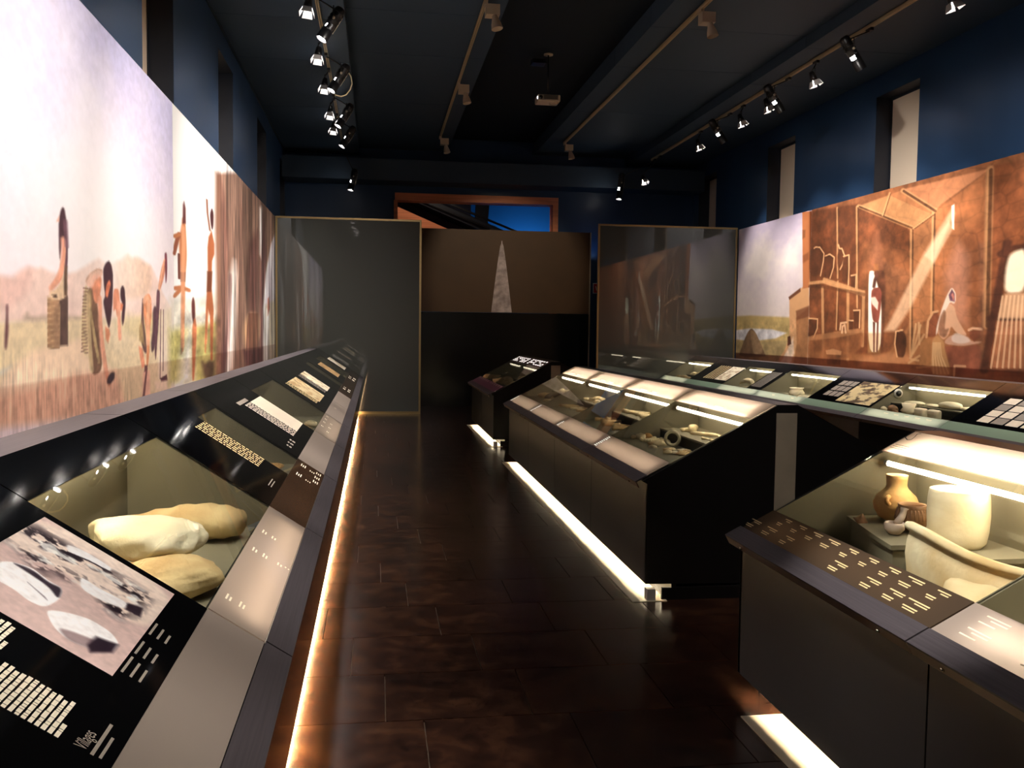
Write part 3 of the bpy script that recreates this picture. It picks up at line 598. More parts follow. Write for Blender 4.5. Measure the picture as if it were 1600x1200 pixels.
RIGHT_PRINT=[
('p',(200, 170, 110),0.04,1,[(17.603, 1.924), (16.779, 1.931), (15.037, 1.876), (14.985, 1.107), (17.54, 1.014)]),
('p',(232, 224, 222),0.03,1,[(17.489, 1.651), (16.762, 1.687), (15.769, 1.671), (15.162, 1.608), (15.603, 1.509), (16.658, 1.445), (17.476, 1.47)]),
('p',(176, 150, 104),0.04,0.9,[(17.572, 1.469), (16.571, 1.429), (15.01, 1.484), (14.985, 1.107), (17.54, 1.014)]),
('p',(126, 96, 70),0.02,1,[(17.183, 1.277), (16.888, 1.6), (16.693, 1.698), (16.499, 1.619), (16.276, 1.434), (16.057, 1.236), (15.972, 1.171), (17.265, 1.132)]),
('p',(170, 136, 100),0.02,0.7,[(16.761, 1.67), (16.499, 1.619), (16.276, 1.434), (16.098, 1.235), (16.554, 1.188), (16.675, 1.428)]),
('p',(214, 160, 112),0.02,1,[(15.095, 2.206), (14.686, 2.346), (14.393, 2.454), (14.237, 1.104), (15.572, 1.053), (15.216, 1.322), (15.05, 1.546)]),
('p',(156, 104, 66),0.03,0.85,[(14.824, 1.858), (14.365, 2.033), (14.237, 1.104), (14.877, 1.08), (14.761, 1.425)]),
('p',(110, 66, 44),0.015,1,[(15.132, 2.223), (14.687, 2.362), (14.676, 2.3), (15.093, 2.175)]),
('p',(246, 220, 196),0.03,0.8,[(15.385, 1.093), (15.107, 1.324), (14.908, 1.547), (14.854, 1.268), (14.983, 1.076)]),
('p',(90, 54, 40),0.015,1,[(15.122, 1.545), (15.015, 1.562), (14.97, 1.421), (15.111, 1.387)]),
('p',(190, 116, 70),0.01,1,[(14.704, 3.626), (14.404, 3.589), (14.322, 2.361), (14.598, 2.342)]),
('p',(120, 70, 40),0.02,0.7,[(14.677, 3.32), (14.569, 3.309), (14.574, 3.188), (14.667, 3.167)]),
('p',(120, 66, 40),0.03,0.6,[(14.635, 2.891), (14.425, 2.935), (14.417, 2.815), (14.613, 2.768)]),
('p',(110, 62, 40),0.03,0.7,[(14.833, 1.982), (14.327, 2.062), (14.315, 1.882), (14.788, 1.826)]),
('p',(118, 60, 30),0.02,1,[(14.43, 3.592), (12.88, 3.508), (11.473, 3.011), (11.391, 1.772), (11.985, 1.267), (14.261, 1.073)]),
('p',(96, 46, 22),0.06,0.6,[(14.43, 3.592), (12.88, 3.508), (12.808, 2.429), (14.358, 2.512)]),
('p',(150, 84, 44),0.1,0.6,[(12.739, 2.959), (11.495, 2.698), (11.391, 1.772), (11.988, 1.318), (12.657, 1.728)]),
('p',(190, 124, 72),0.02,1,[(12.878, 3.481), (12.04, 3.524), (11.03, 3.15), (11.431, 3.026), (11.472, 3.006)]),
('p',(176, 104, 58),0.015,1,[(12.04, 3.524), (11.725, 3.553), (10.991, 3.168), (11.029, 3.138)]),
('p',(196, 118, 72),0.02,0.9,[(11.725, 3.553), (9.973, 3.529), (9.972, 3.508), (10.841, 3.241), (10.952, 3.175)]),
('p',(164, 96, 52),0.02,1,[(11.472, 3.006), (11.029, 3.138), (10.99, 3.145), (10.903, 1.816), (11.388, 1.724)]),
('p',(168, 94, 50),0.03,1,[(10.971, 3.154), (10.004, 3.492), (9.875, 1.506), (10.877, 1.722)]),
('p',(136, 70, 36),0.03,1,[(9.974, 3.55), (9.297, 3.534), (9.144, 1.159), (9.817, 1.124)]),
('p',(120, 62, 32),0.12,0.6,[(10.44, 2.791), (9.939, 2.996), (9.842, 1.507), (10.182, 1.545)]),
('p',(214, 140, 110),0.12,0.6,[(10.707, 2.362), (10.473, 2.75), (10.248, 2.554), (10.228, 1.721), (10.553, 1.722)]),
('p',(160, 94, 50),0.05,1,[(11.988, 1.318), (11.391, 1.772), (10.857, 1.722), (9.842, 1.507), (9.817, 1.124), (14.253, 0.954), (14.277, 1.313)]),
('p',(196, 124, 74),0.06,0.8,[(12.729, 1.243), (12.037, 1.342), (11.493, 1.357), (11.314, 1.24), (12.72, 1.108)]),
('l',(214, 150, 92),0.05,0.75,[(12.878, 3.481), (11.473, 3.016), (11.384, 1.335)]),
('l',(86, 44, 22),0.025,0.8,[(12.848, 3.468), (11.448, 3.005), (11.36, 1.327)]),
('l',(214, 150, 92),0.04,0.75,[(12.92, 3.473), (12.806, 1.998)]),
('l',(86, 44, 22),0.02,0.8,[(12.889, 3.46), (12.776, 1.988)]),
('l',(214, 150, 92),0.035,0.75,[(13.515, 3.535), (13.426, 2.462)]),
('l',(86, 44, 22),0.0175,0.8,[(13.482, 3.521), (13.393, 2.45)]),
('l',(214, 150, 92),0.03,0.75,[(13.422, 2.406), (13.419, 1.673)]),
('l',(86, 44, 22),0.015,0.8,[(13.389, 2.394), (13.386, 1.664)]),
('l',(214, 150, 92),0.05,0.75,[(10.991, 3.168), (10.944, 1.84)]),
('l',(86, 44, 22),0.025,0.8,[(10.969, 3.158), (10.921, 1.831)]),
('l',(214, 150, 92),0.03,0.75,[(12.042, 3.549), (12.202, 3.267)]),
('l',(86, 44, 22),0.015,0.8,[(12.015, 3.537), (12.175, 3.255)]),
('l',(214, 150, 92),0.06,0.75,[(11.724, 3.541), (10.972, 3.178)]),
('l',(86, 44, 22),0.03,0.8,[(11.699, 3.529), (10.95, 3.167)]),
('l',(214, 150, 92),0.08,0.75,[(9.924, 3.521), (9.872, 1.72)]),
('l',(86, 44, 22),0.04,0.8,[(9.905, 3.51), (9.853, 1.712)]),
('l',(214, 150, 92),0.03,0.75,[(11.43, 3.006), (10.99, 3.145)]),
('l',(86, 44, 22),0.015,0.8,[(11.406, 2.995), (10.967, 3.134)]),
('l',(205, 140, 84),0.05,0.85,[(13.869, 2.463), (12.681, 2.216)]),
('l',(205, 140, 84),0.05,0.85,[(13.894, 2.427), (12.678, 2.181)]),
('l',(205, 140, 84),0.05,0.85,[(13.913, 2.327), (13.812, 1.213)]),
('l',(205, 140, 84),0.05,0.85,[(13.103, 2.292), (13.041, 1.214)]),
('l',(205, 140, 84),0.05,0.85,[(12.645, 2.215), (12.629, 1.437)]),
('l',(205, 140, 84),0.05,0.85,[(13.867, 2.425), (14.36, 2.424)]),
('l',(86, 44, 22),0.05,0.6,[(14.356, 2.372), (13.915, 2.352), (12.633, 2.179)]),
('p',(84, 42, 22),0.02,0.9,[(14.396, 2.959), (14.203, 2.994), (14.021, 2.966), (13.897, 2.867), (13.91, 2.755), (13.981, 2.532), (14.367, 2.528)]),
('l',(230, 166, 108),0.022,0.85,[(14.24, 2.979), (14.186, 2.995), (14.043, 2.978), (13.897, 2.87), (13.91, 2.75), (13.991, 2.523)]),
('p',(84, 42, 22),0.02,0.9,[(13.893, 2.817), (13.712, 2.845), (13.559, 2.784), (13.569, 2.632), (13.661, 2.475), (13.871, 2.486)]),
('l',(230, 166, 108),0.022,0.85,[(13.851, 2.826), (13.706, 2.845), (13.559, 2.784), (13.574, 2.628), (13.671, 2.47)]),
('p',(84, 42, 22),0.02,0.9,[(13.47, 2.809), (13.397, 2.913), (13.328, 2.902), (13.242, 2.792), (13.282, 2.662), (13.365, 2.58), (13.438, 2.624)]),
('l',(230, 166, 108),0.022,0.85,[(13.44, 2.965), (13.407, 2.909), (13.327, 2.897), (13.242, 2.789), (13.292, 2.658), (13.365, 2.585)]),
('p',(84, 42, 22),0.02,0.9,[(13.29, 2.774), (13.107, 2.783), (13.093, 2.578), (13.097, 2.339), (13.294, 2.397)]),
('l',(230, 166, 108),0.022,0.85,[(13.27, 2.777), (13.107, 2.783), (13.093, 2.573), (13.097, 2.339)]),
('p',(84, 42, 22),0.02,0.9,[(13.03, 2.474), (12.871, 2.479), (12.876, 2.278), (13.019, 2.312)]),
('l',(230, 166, 108),0.022,0.85,[(13.02, 2.474), (12.871, 2.479), (12.877, 2.282)]),
('p',(84, 42, 22),0.02,0.9,[(14.344, 1.85), (14.043, 1.839), (14.044, 1.693), (14.155, 1.544), (14.359, 1.563)]),
('l',(230, 166, 108),0.022,0.85,[(14.344, 1.85), (14.043, 1.839), (14.044, 1.688), (14.166, 1.538)]),
('p',(84, 42, 22),0.02,0.9,[(12.915, 1.953), (12.731, 1.955), (12.736, 1.693), (12.873, 1.669)]),
('l',(230, 166, 108),0.022,0.85,[(12.915, 1.953), (12.731, 1.955), (12.732, 1.698)]),
('p',(84, 42, 22),0.02,0.9,[(13.047, 1.808), (12.919, 1.8), (12.92, 1.669), (13.038, 1.669)]),
('l',(230, 166, 108),0.022,0.85,[(13.047, 1.808), (12.919, 1.802)]),
('p',(84, 42, 22),0.02,0.9,[(11.76, 1.649), (11.586, 1.667), (11.499, 1.554), (11.51, 1.372), (11.562, 1.294), (11.713, 1.302), (11.78, 1.475)]),
('l',(230, 166, 108),0.022,0.85,[(11.713, 1.302), (11.78, 1.475), (11.759, 1.645), (11.605, 1.667)]),
('p',(150, 86, 46),0.03,0.8,[(14.357, 1.537), (13.351, 1.62), (12.622, 1.67), (12.607, 1.438), (13.031, 1.214), (14.331, 1.144)]),
('p',(186, 120, 70),0.02,0.7,[(14.359, 1.563), (13.352, 1.644), (12.668, 1.693), (12.641, 1.623), (13.346, 1.547), (14.354, 1.484)]),
('p',(196, 130, 80),0.015,1,[(13.741, 1.341), (13.51, 1.372), (13.233, 1.341), (13.254, 1.28), (13.711, 1.279)]),
('p',(120, 66, 36),0.02,0.8,[(13.711, 1.279), (13.254, 1.28), (13.269, 1.133), (13.674, 1.117)]),
('l',(226, 170, 120),0.03,0.9,[(13.242, 1.62), (13.234, 1.717), (13.162, 1.741), (13.13, 1.621)]),
('l',(226, 170, 120),0.03,0.9,[(13.304, 1.669), (13.286, 1.766), (13.117, 1.777)]),
('p',(255, 240, 214),0.015,1,[(12.53, 2.497), (12.436, 2.514), (12.348, 2.486), (12.211, 2.343), (12.113, 2.116), (12.125, 1.357), (12.467, 1.348)]),
('p',(214, 160, 90),0.04,0.5,[(12.486, 1.624), (12.164, 1.625), (12.145, 1.345), (12.467, 1.337)]),
('p',(110, 58, 34),0.02,1,[(12.414, 2.508), (12.077, 2.503), (12.045, 2.025), (12.066, 1.403), (12.134, 1.357), (12.141, 2.028), (12.296, 2.348)]),
('p',(206, 120, 80),0.12,0.45,[(12.496, 2.768), (12.342, 3.048), (12.149, 2.651), (12.057, 2.512), (12.523, 2.519)]),
('p',(190, 110, 56),0.03,0.8,[(12.398, 2.602), (12.27, 2.593), (12.264, 2.503), (12.384, 2.51)]),
('p',(158, 72, 52),0.015,1,[(12.438, 2.218), (12.376, 2.261), (12.206, 2.265), (12.149, 2.162), (12.182, 1.895), (12.215, 1.76), (12.366, 1.784), (12.423, 1.99)]),
('l',(110, 60, 44),0.05,1,[(12.369, 2.283), (12.349, 2.373), (12.302, 2.438)]),
('p',(120, 60, 44),0.012,1,[(12.366, 1.784), (12.301, 1.772), (12.29, 1.353), (12.324, 1.352)]),
('p',(120, 60, 44),0.012,1,[(12.258, 1.772), (12.208, 1.783), (12.209, 1.355), (12.247, 1.354)]),
('p',(250, 226, 200),0.015,0.8,[(12.453, 2.127), (12.325, 2.134), (12.234, 2.053), (12.248, 1.941), (12.404, 2.035)]),
('p',(150, 88, 52),0.06,0.5,[(12.084, 2.603), (11.467, 2.433), (11.453, 2.221), (11.929, 1.803), (12.044, 1.693)]),
('p',(250, 206, 160),0.05,0.55,[(10.627, 3.146), (10.554, 3.092), (10.949, 2.515), (11.425, 1.967), (11.779, 1.65), (12.057, 1.649), (11.882, 1.826), (11.159, 2.671)]),
('p',(255, 236, 206),0.012,1,[(10.627, 3.191), (10.569, 3.206), (10.556, 2.891), (10.601, 2.919)]),
('p',(250, 214, 170),0.03,0.4,[(10.675, 3.017), (10.572, 2.915), (10.949, 2.515), (11.156, 2.624)]),
('p',(122, 62, 36),0.015,1,[(11.049, 1.576), (11.037, 1.787), (10.942, 1.89), (10.818, 1.903), (10.757, 1.726), (10.846, 1.578)]),
('l',(206, 144, 92),0.03,1,[(11.049, 1.576), (11.024, 1.787), (10.929, 1.89), (10.83, 1.903)]),
('p',(240, 206, 178),0.015,1,[(10.638, 2.117), (10.553, 2.197), (10.473, 2.125), (10.463, 2.039), (10.492, 1.983), (10.583, 2.014), (10.625, 1.928), (10.738, 1.813), (10.813, 1.637), (10.847, 1.593), (10.842, 1.696), (10.746, 1.931)]),
('p',(120, 72, 86),0.012,1,[(10.613, 2.101), (10.551, 2.168), (10.496, 2.112), (10.484, 2.011), (10.584, 2.028)]),
('p',(214, 120, 100),0.01,1,[(10.565, 2.1), (10.529, 2.127), (10.493, 2.069), (10.513, 2.026)]),
('p',(222, 160, 118),0.015,1,[(10.649, 1.929), (10.582, 1.999), (10.485, 1.954), (10.43, 1.81), (10.283, 1.668), (10.223, 1.612), (10.278, 1.583), (10.442, 1.639), (10.541, 1.725), (10.58, 1.595), (10.696, 1.535), (10.825, 1.637), (10.763, 1.814)]),
('p',(120, 70, 44),0.02,0.7,[(10.787, 1.814), (10.697, 1.93), (10.645, 1.871), (10.68, 1.667), (10.563, 1.696), (10.65, 1.565), (10.799, 1.608)]),
('p',(190, 130, 76),0.02,1,[(10.931, 1.532), (10.823, 1.608), (10.672, 1.536), (10.639, 1.405), (10.477, 1.107), (10.915, 1.099), (10.944, 1.338)]),
('p',(166, 104, 56),0.02,1,[(11.186, 1.483), (11.124, 1.545), (10.932, 1.555), (10.934, 1.188), (11.18, 1.193)]),
('l',(226, 176, 120),0.02,0.7,[(10.891, 1.503), (10.893, 1.339), (10.866, 1.117)]),
('l',(226, 176, 120),0.02,0.7,[(10.856, 1.504), (10.848, 1.341), (10.787, 1.12)]),
('l',(226, 176, 120),0.02,0.7,[(10.822, 1.504), (10.803, 1.342), (10.708, 1.124)]),
('l',(226, 176, 120),0.02,0.7,[(10.787, 1.505), (10.759, 1.343), (10.631, 1.128)]),
('l',(226, 176, 120),0.02,0.7,[(10.753, 1.505), (10.715, 1.344), (10.554, 1.132)]),
('p',(206, 150, 120),0.015,1,[(10.66, 1.536), (10.533, 1.61), (10.211, 1.598), (10.118, 1.529), (9.946, 1.538), (9.945, 1.518), (10.293, 1.47), (10.645, 1.492)]),
('p',(232, 206, 190),0.02,0.8,[(10.531, 1.581), (10.442, 1.639), (10.211, 1.584), (10.14, 1.529), (10.34, 1.497), (10.504, 1.523)]),
('p',(150, 78, 52),0.03,1,[(10.644, 1.478), (10.293, 1.463), (9.945, 1.518), (9.92, 1.135), (10.454, 1.108), (10.641, 1.434)]),
('p',(120, 60, 36),0.015,1,[(10.182, 1.661), (9.965, 1.668), (9.971, 1.586), (10.075, 1.53), (10.166, 1.584)]),
('l',(224, 164, 120),0.03,1,[(10.189, 1.668), (10.118, 1.689), (9.96, 1.679)]),
('l',(226, 170, 120),0.025,0.8,[(10.232, 1.232), (10.438, 1.231), (10.442, 1.108)]),
('l',(206, 150, 96),0.03,0.8,[(11.296, 1.743), (11.376, 1.325)]),
('l',(206, 150, 96),0.03,0.8,[(11.189, 1.727), (11.351, 1.357)]),
('l',(206, 150, 96),0.03,0.8,[(11.102, 1.606), (11.402, 1.293)]),
('l',(206, 150, 96),0.03,0.8,[(11.23, 1.758), (11.199, 1.483)]),
('l',(206, 150, 96),0.03,0.8,[(11.425, 1.23), (11.189, 1.331)]),
('l',(206, 150, 96),0.03,0.8,[(11.232, 1.176), (10.922, 1.204)]),
('l',(206, 150, 96),0.03,0.8,[(11.373, 1.279), (11.211, 1.269)]),
('l',(84, 42, 26),0.09,1,[(9.569, 2.641), (9.882, 1.205)]),
('l',(84, 42, 26),0.07,1,[(9.68, 2.532), (9.525, 2.572), (9.279, 2.577)]),
('l',(84, 42, 26),0.07,1,[(9.816, 1.804), (9.229, 1.797)]),
('l',(84, 42, 26),0.06,0.7,[(9.862, 1.219), (9.192, 1.235)]),
('p',(255, 238, 196),0.04,1,[(9.54, 2.495), (9.446, 2.54), (9.259, 2.563), (9.228, 2.078), (9.581, 2.078), (9.586, 2.302)]),
('p',(222, 160, 112),0.03,0.85,[(9.581, 2.078), (9.228, 2.078), (9.21, 1.797), (9.673, 1.802), (9.623, 1.961)]),
('p',(164, 96, 60),0.03,0.8,[(9.692, 1.776), (9.208, 1.772), (9.174, 1.236), (9.759, 1.237)]),
('l',(240, 190, 140),0.02,0.75,[(9.609, 2.053), (9.662, 1.775), (9.759, 1.237)]),
('l',(240, 190, 140),0.02,0.75,[(9.542, 2.05), (9.586, 1.775), (9.657, 1.242)]),
('l',(240, 190, 140),0.02,0.75,[(9.476, 2.048), (9.511, 1.774), (9.557, 1.246)]),
('l',(240, 190, 140),0.02,0.75,[(9.41, 2.046), (9.437, 1.774), (9.459, 1.25)]),
('l',(240, 190, 140),0.02,0.75,[(9.345, 2.044), (9.364, 1.773), (9.363, 1.254)]),
('l',(240, 190, 140),0.02,0.75,[(9.281, 2.041), (9.292, 1.772), (9.268, 1.258)]),
('l',(240, 190, 140),0.02,0.75,[(9.218, 2.039), (9.221, 1.772), (9.175, 1.262)]),
('l',(240, 190, 140),0.02,0.75,[(9.156, 2.037), (9.151, 1.771), (9.084, 1.266)]),
('p',(120, 76, 56),0.06,0.5,[(10.063, 2.686), (9.978, 2.678), (9.891, 1.341), (9.955, 1.339)]),
]

def noise2(u, v, seed, octaves=4, gain=.55):
    rs = np.random.RandomState(seed); out = np.zeros_like(u); a = 1.; tot = 0
    for o_ in range(octaves):
        g = rs.rand(64, 64)
        x = u*2**o_; y = v*2**o_
        xi = np.floor(x).astype(int); yi = np.floor(y).astype(int); fx = x-xi; fy = y-yi
        fx = fx*fx*(3-2*fx); fy = fy*fy*(3-2*fy)
        xi %= 64; yi %= 64; x1 = (xi+1) % 64; y1 = (yi+1) % 64
        out += a*((g[xi, yi]*(1-fx)+g[x1, yi]*fx)*(1-fy)+(g[xi, y1]*(1-fx)+g[x1, y1]*fx)*fy)
        tot += a; a *= gain
    return out/tot
def cells(u, v, seed):
    rs = np.random.RandomState(seed); jx = rs.rand(64, 64); jy = rs.rand(64, 64)
    ui = np.floor(u).astype(int); vi = np.floor(v).astype(int)
    d1 = np.full(u.shape, 9.); d2 = np.full(u.shape, 9.)
    for dx in (-1, 0, 1):
        for dy in (-1, 0, 1):
            a = ui+dx; b = vi+dy
            d = np.hypot(a+.15+.7*jx[a % 64, b % 64]-u, b+.15+.7*jy[a % 64, b % 64]-v)
            m_ = d < d1; d2 = np.where(m_, d1, np.minimum(d2, d)); d1 = np.where(m_, d, d1)
    return np.clip(1-(d2-d1)/.14, 0, 1)
def seg_dist(u, v, a, b):
    dx, dy = b[0]-a[0], b[1]-a[1]; l2 = dx*dx+dy*dy+1e-12
    t = np.clip(((u-a[0])*dx+(v-a[1])*dy)/l2, 0, 1)
    return np.hypot(u-a[0]-t*dx, v-a[1]-t*dy)
def paint(img, U, V, prims, ax=1.0):
    """prims painted in mural metres; ax squeezes the along-wall axis for line widths"""
    for t, c, w, al, pts in prims:
        pu = [p[0] for p in pts]; pv = [p[1] for p in pts]
        if t == 'p' and len(pts) >= 6 and max(pu)-min(pu) < 2.2 and max(pv)-min(pv) < 1.3:
            for _ in range(2):      # round the corners of organic shapes
                q = []
                for i in range(len(pts)):
                    a, b = pts[i], pts[(i+1) % len(pts)]
                    q += [(.8*a[0]+.2*b[0], .8*a[1]+.2*b[1]), (.2*a[0]+.8*b[0], .2*a[1]+.8*b[1])]
                pts = q
        pad = w*2+.02
        sel = (U > min(pu)-pad/ax) & (U < max(pu)+pad/ax) & (V > min(pv)-pad) & (V < max(pv)+pad)
        idx = np.nonzero(sel)[0]
        if len(idx) == 0: continue
        u = U[idx]*ax; v = V[idx]
        P = [(p[0]*ax, p[1]) for p in pts]
        d = np.full(len(idx), 1e9)
        n = len(P)
        closed = t == 'p'
        for i in range(n if closed else n-1): d = np.minimum(d, seg_dist(u, v, P[i], P[(i+1) % n]))
        if closed:
            ins = np.zeros(len(idx), bool)
            for i in range(n):
                (x0, y0), (x1, y1) = P[i], P[(i+1) % n]
                if y0 == y1: continue
                cr = ((y0 > v) != (y1 > v)) & (u < (x1-x0)*(v-y0)/(y1-y0)+x0)
                ins ^= cr
            d = np.where(ins, d, -d)
            k = np.clip(d/w+.5, 0, 1)
        else:
            k = np.clip((w*.5-d)/(w*.35)+.5, 0, 1)
        k = (k*al)[:, None]
        img[idx] = img[idx]*(1-k)+np.array(c, float)*k
def print_panel(name, X, u0, u1, v0, v1, du, dv, fn, mt, parent, flip):
    nu = int((u1-u0)/du)+1; nv = int((v1-v0)/dv)+1
    uu = np.linspace(u0, u1, nu); vv = np.linspace(v0, v1, nv)
    Ug, Vg = np.meshgrid(uu, vv, indexing='ij'); U = Ug.ravel(); V = Vg.ravel()
    col = np.clip(fn(U, V), 0, 255)/255.
    co = np.column_stack([np.full_like(U, X), U, V])
    i = np.arange(nu-1)[:, None]*nv+np.arange(nv-1)[None, :]
    q = np.stack([i, i+1, i+nv+1, i+nv] if flip else [i, i+nv, i+nv+1, i+1], -1).reshape(-1, 4)
    me = bpy.data.meshes.new(name)
    me.vertices.add(len(co)); me.vertices.foreach_set('co', co.ravel())
    me.loops.add(q.size); me.loops.foreach_set('vertex_index', q.ravel())
    me.polygons.add(len(q)); me.polygons.foreach_set('loop_start', np.arange(0, q.size, 4)); me.polygons.foreach_set('loop_total', np.full(len(q), 4))
    me.update(calc_edges=True)
    ca = me.color_attributes.new('print', 'FLOAT_COLOR', 'POINT')
    lc = np.where(col <= .04045, col/12.92, ((col+.055)/1.055)**2.4)
    ca.data.foreach_set('color', np.column_stack([lc, np.ones(len(lc))]).ravel().astype(np.float32))
    me.materials.append(mt)
    o = bpy.data.objects.new(name, me); C.objects.link(o); o.parent = parent
    o.matrix_parent_inverse = Matrix.Translation(-parent_loc(parent))
    return o
PRINT = vcol_mat('mural_print', .55, .3)
def mixc(a, b, t): return np.array(a, float)*(1-t[:, None])+np.array(b, float)*t[:, None]
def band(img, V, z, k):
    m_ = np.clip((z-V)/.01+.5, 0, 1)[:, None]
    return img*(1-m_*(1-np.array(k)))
def left_a(U, V):
    t = np.clip((V-1.9)/1.7, 0, 1)
    img = mixc((244, 226, 234), (204, 200, 238), t)
    n = noise2(U*.55+3, V*.9, 5, 5); img = img*(1-np.clip((n-.42)*2.2, 0, 1)[:, None]*.75)+np.array((255, 246, 240))*np.clip((n-.42)*2.2, 0, 1)[:, None]*.75
    n = noise2(U*.5+9, V*.8, 8, 4); k = np.clip((n-.5)*3, 0, .6)[:, None]*np.clip((8.4-U)/3, 0, 1)[:, None]
    img = img*(1-k)+np.array((222, 196, 204))*k
    k = np.exp(-((U-6.6)/1.1)**2)[:, None]*np.clip(1.2-abs(V-2.2), 0, 1)[:, None]*.8
    img = img*(1-k)+np.array((255, 252, 250))*k
    paint(img, U, V, LEFT_PRINT[:N_BACK], ax=.35)
    # stalks of grain
    g = noise2(U*26, V*5, 11, 3); g2 = noise2(U*60, V*9, 12, 2)
    edge = 1.52-.12*(U-5)+.25*(noise2(U*2, V*2, 4, 3)-.5)
    k = np.clip((edge-V)/.15, 0, 1)*np.clip((8.0-U)/.7, 0, 1)
    img *= (1+((g-.5)*.7+(g2-.5)*.5)*k*.55)[:, None]
    # haze around the low sun, brush texture
    k = (np.exp(-((U-6.95)/.75)**2-((V-2.0)/.45)**2)*.55+np.exp(-((U-8.9)/.6)**2-((V-1.75)/.6)**2)*.5)[:, None]
    img = img*(1-k)+np.array((255, 244, 236))*k
    paint(img, U, V, LEFT_PRINT[N_BACK:], ax=.35)
    h = noise2(U*14, V*22, 21, 4)-.5; lum = img.mean(1); img *= (1+h*np.clip((250-lum)/120, .05, 1)*.5)[:, None]
    img = 255-(255-np.minimum(img, 255))*.92
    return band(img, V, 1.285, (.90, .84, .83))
def left_b(U, V):
    img = np.tile(np.array((255., 253., 250.)), (len(U), 1))
    paint(img, U, V, [p for p in LEFT_PRINT], ax=.18)
    k = np.clip((U-11.3)/.3, 0, 1)
    bark = noise2(U*7, V*.9, 31, 5)-.5
    fine = noise2(U*22, V*2.4, 32, 4)-.5
    img *= (1+(bark*1.5+fine*1.1)*k*.8)[:, None]; lum = img.mean(1)[:, None]; img = img*(1-.25*k[:, None])+lum*.25*k[:, None]
    fol = noise2(U*2.5, V*9, 33, 4)-.5
    kk = np.clip((1.95-V)/.3, 0, 1)*(1-k)
    img *= (1+fol*.8*kk)[:, None]
    img = np.clip(img, 0, 255); img = 255-(255-img)*.97
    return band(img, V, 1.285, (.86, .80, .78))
lm = thing('wall_mural', 'pale sunlit mural of people gathering grain in fields, on the left wall', 'mural', (-1.85, 11.2, .9))
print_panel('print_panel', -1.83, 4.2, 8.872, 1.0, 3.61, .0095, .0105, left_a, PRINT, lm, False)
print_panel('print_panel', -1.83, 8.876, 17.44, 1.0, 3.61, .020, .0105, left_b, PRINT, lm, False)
MB().box(-1.875, -1.832, 2.0, 17.44, .95, 3.61).build('backing_board', HOUS, lm)
# the stretch of the same mural beside and behind the viewpoint
def left_0(U, V):
    t = np.clip((V-1.9)/1.7, 0, 1); img = mixc((240, 220, 222), (206, 204, 236), t)
    k = np.clip((1.7-V)/.2, 0, 1)[:, None]; return img*(1-k)+np.array((208, 150, 106))*k
print_panel('print_panel', -1.83, 2.0, 4.196, 1.0, 3.61, .1, .06, left_0, PRINT, lm, False)

def right_a(U, V):
    t = np.clip((V-1.9)/1.7, 0, 1)
    img = mixc((226, 208, 200), (190, 176, 196), t)
    n = noise2(U*.8, V*1.4, 41, 5); k = np.clip((n-.45)*3, 0, .8)[:, None]
    img = img*(1-k)+np.array((240, 226, 214))*k
    paint(img, U, V, RIGHT_PRINT, ax=.5)
    n = noise2(U*6, V*9, 42, 4)-.5; img *= (1+n*.5*np.clip((2.0-V)/.3, .12, 1))[:, None]
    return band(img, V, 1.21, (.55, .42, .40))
def right_b(U, V):
    img = np.tile(np.array((140., 78., 42.)), (len(U), 1))
    paint(img, U, V, RIGHT_PRINT, ax=.6)
    n = noise2(U*2.4, V*3.2, 43, 5)-.5; f = noise2(U*9, V*11, 44, 4)-.5
    dark = np.clip((235-img[:, 0])/110, .1, 1)
    img *= (1+(n*.75+f*.5)*dark)[:, None]
    # irregular stones drawn in the picture
    j = cells(U*2.6, V*5.2+.4*np.sin(U*2), 45)
    reg = np.clip((12.4-U)/.8, .25, 1)*np.clip((V-1.45)/.4, 0, 1)
    img *= (1-.15*j*reg*dark)[:, None]
    lum = img.mean(1)[:, None]; img = (img*.86+lum*.14)*1.08+np.array((4, 6, 6))
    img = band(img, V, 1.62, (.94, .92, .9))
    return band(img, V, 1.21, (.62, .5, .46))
rm = thing('wall_mural', 'warm brown mural of a stone house interior with a light shaft, on the right wall', 'mural', (7.03, 12.9, .9))
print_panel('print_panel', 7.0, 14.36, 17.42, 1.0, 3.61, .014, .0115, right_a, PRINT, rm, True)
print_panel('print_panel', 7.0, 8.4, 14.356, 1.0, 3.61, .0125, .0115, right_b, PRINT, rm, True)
MB().box(7.002, 7.05, 2.0, 17.42, .95, 3.61).build('backing_board', HOUS, rm)
def right_0(U, V): return np.tile(np.array((134., 76., 42.)), (len(U), 1))
print_panel('print_panel', 7.0, 2.0, 8.396, 1.0, 3.61, .2, .1, right_0, PRINT, rm, True)

# ================================================================== GLASS SCREENS AND FAR BOARD
def screen(label, x0, x1, y, zt):
    t = thing('glass_screen', label, 'screen', ((x0+x1)/2, y, 0), 'smoked glass screens across the room')
    MB().box(x0+.03, x1-.03, y, y+.02, .05, zt-.03).build('glass_panel', SMOKE, t)
    for a in ((x0, x0+.035, .0, zt), (x1-.035, x1, .0, zt)):
        MB().box(a[0], a[1], y-.012, y+.032, a[2], a[3]).build('stile', BRASS, t)
    MB().box(x0+.035, x1-.035, y-.012, y+.032, zt-.035, zt).build('top_rail', BRASS, t)
    MB().box(x0+.035, x1-.035, y-.012, y+.032, 0, .05).build('bottom_rail', BRASS, t)
    return t
screen('smoked glass screen in brass frame, meeting the left mural', -1.82, .83, 17.47, 3.62)
screen('smoked glass screen in brass frame, meeting the right mural', 4.20, 6.99, 17.47, 3.65)

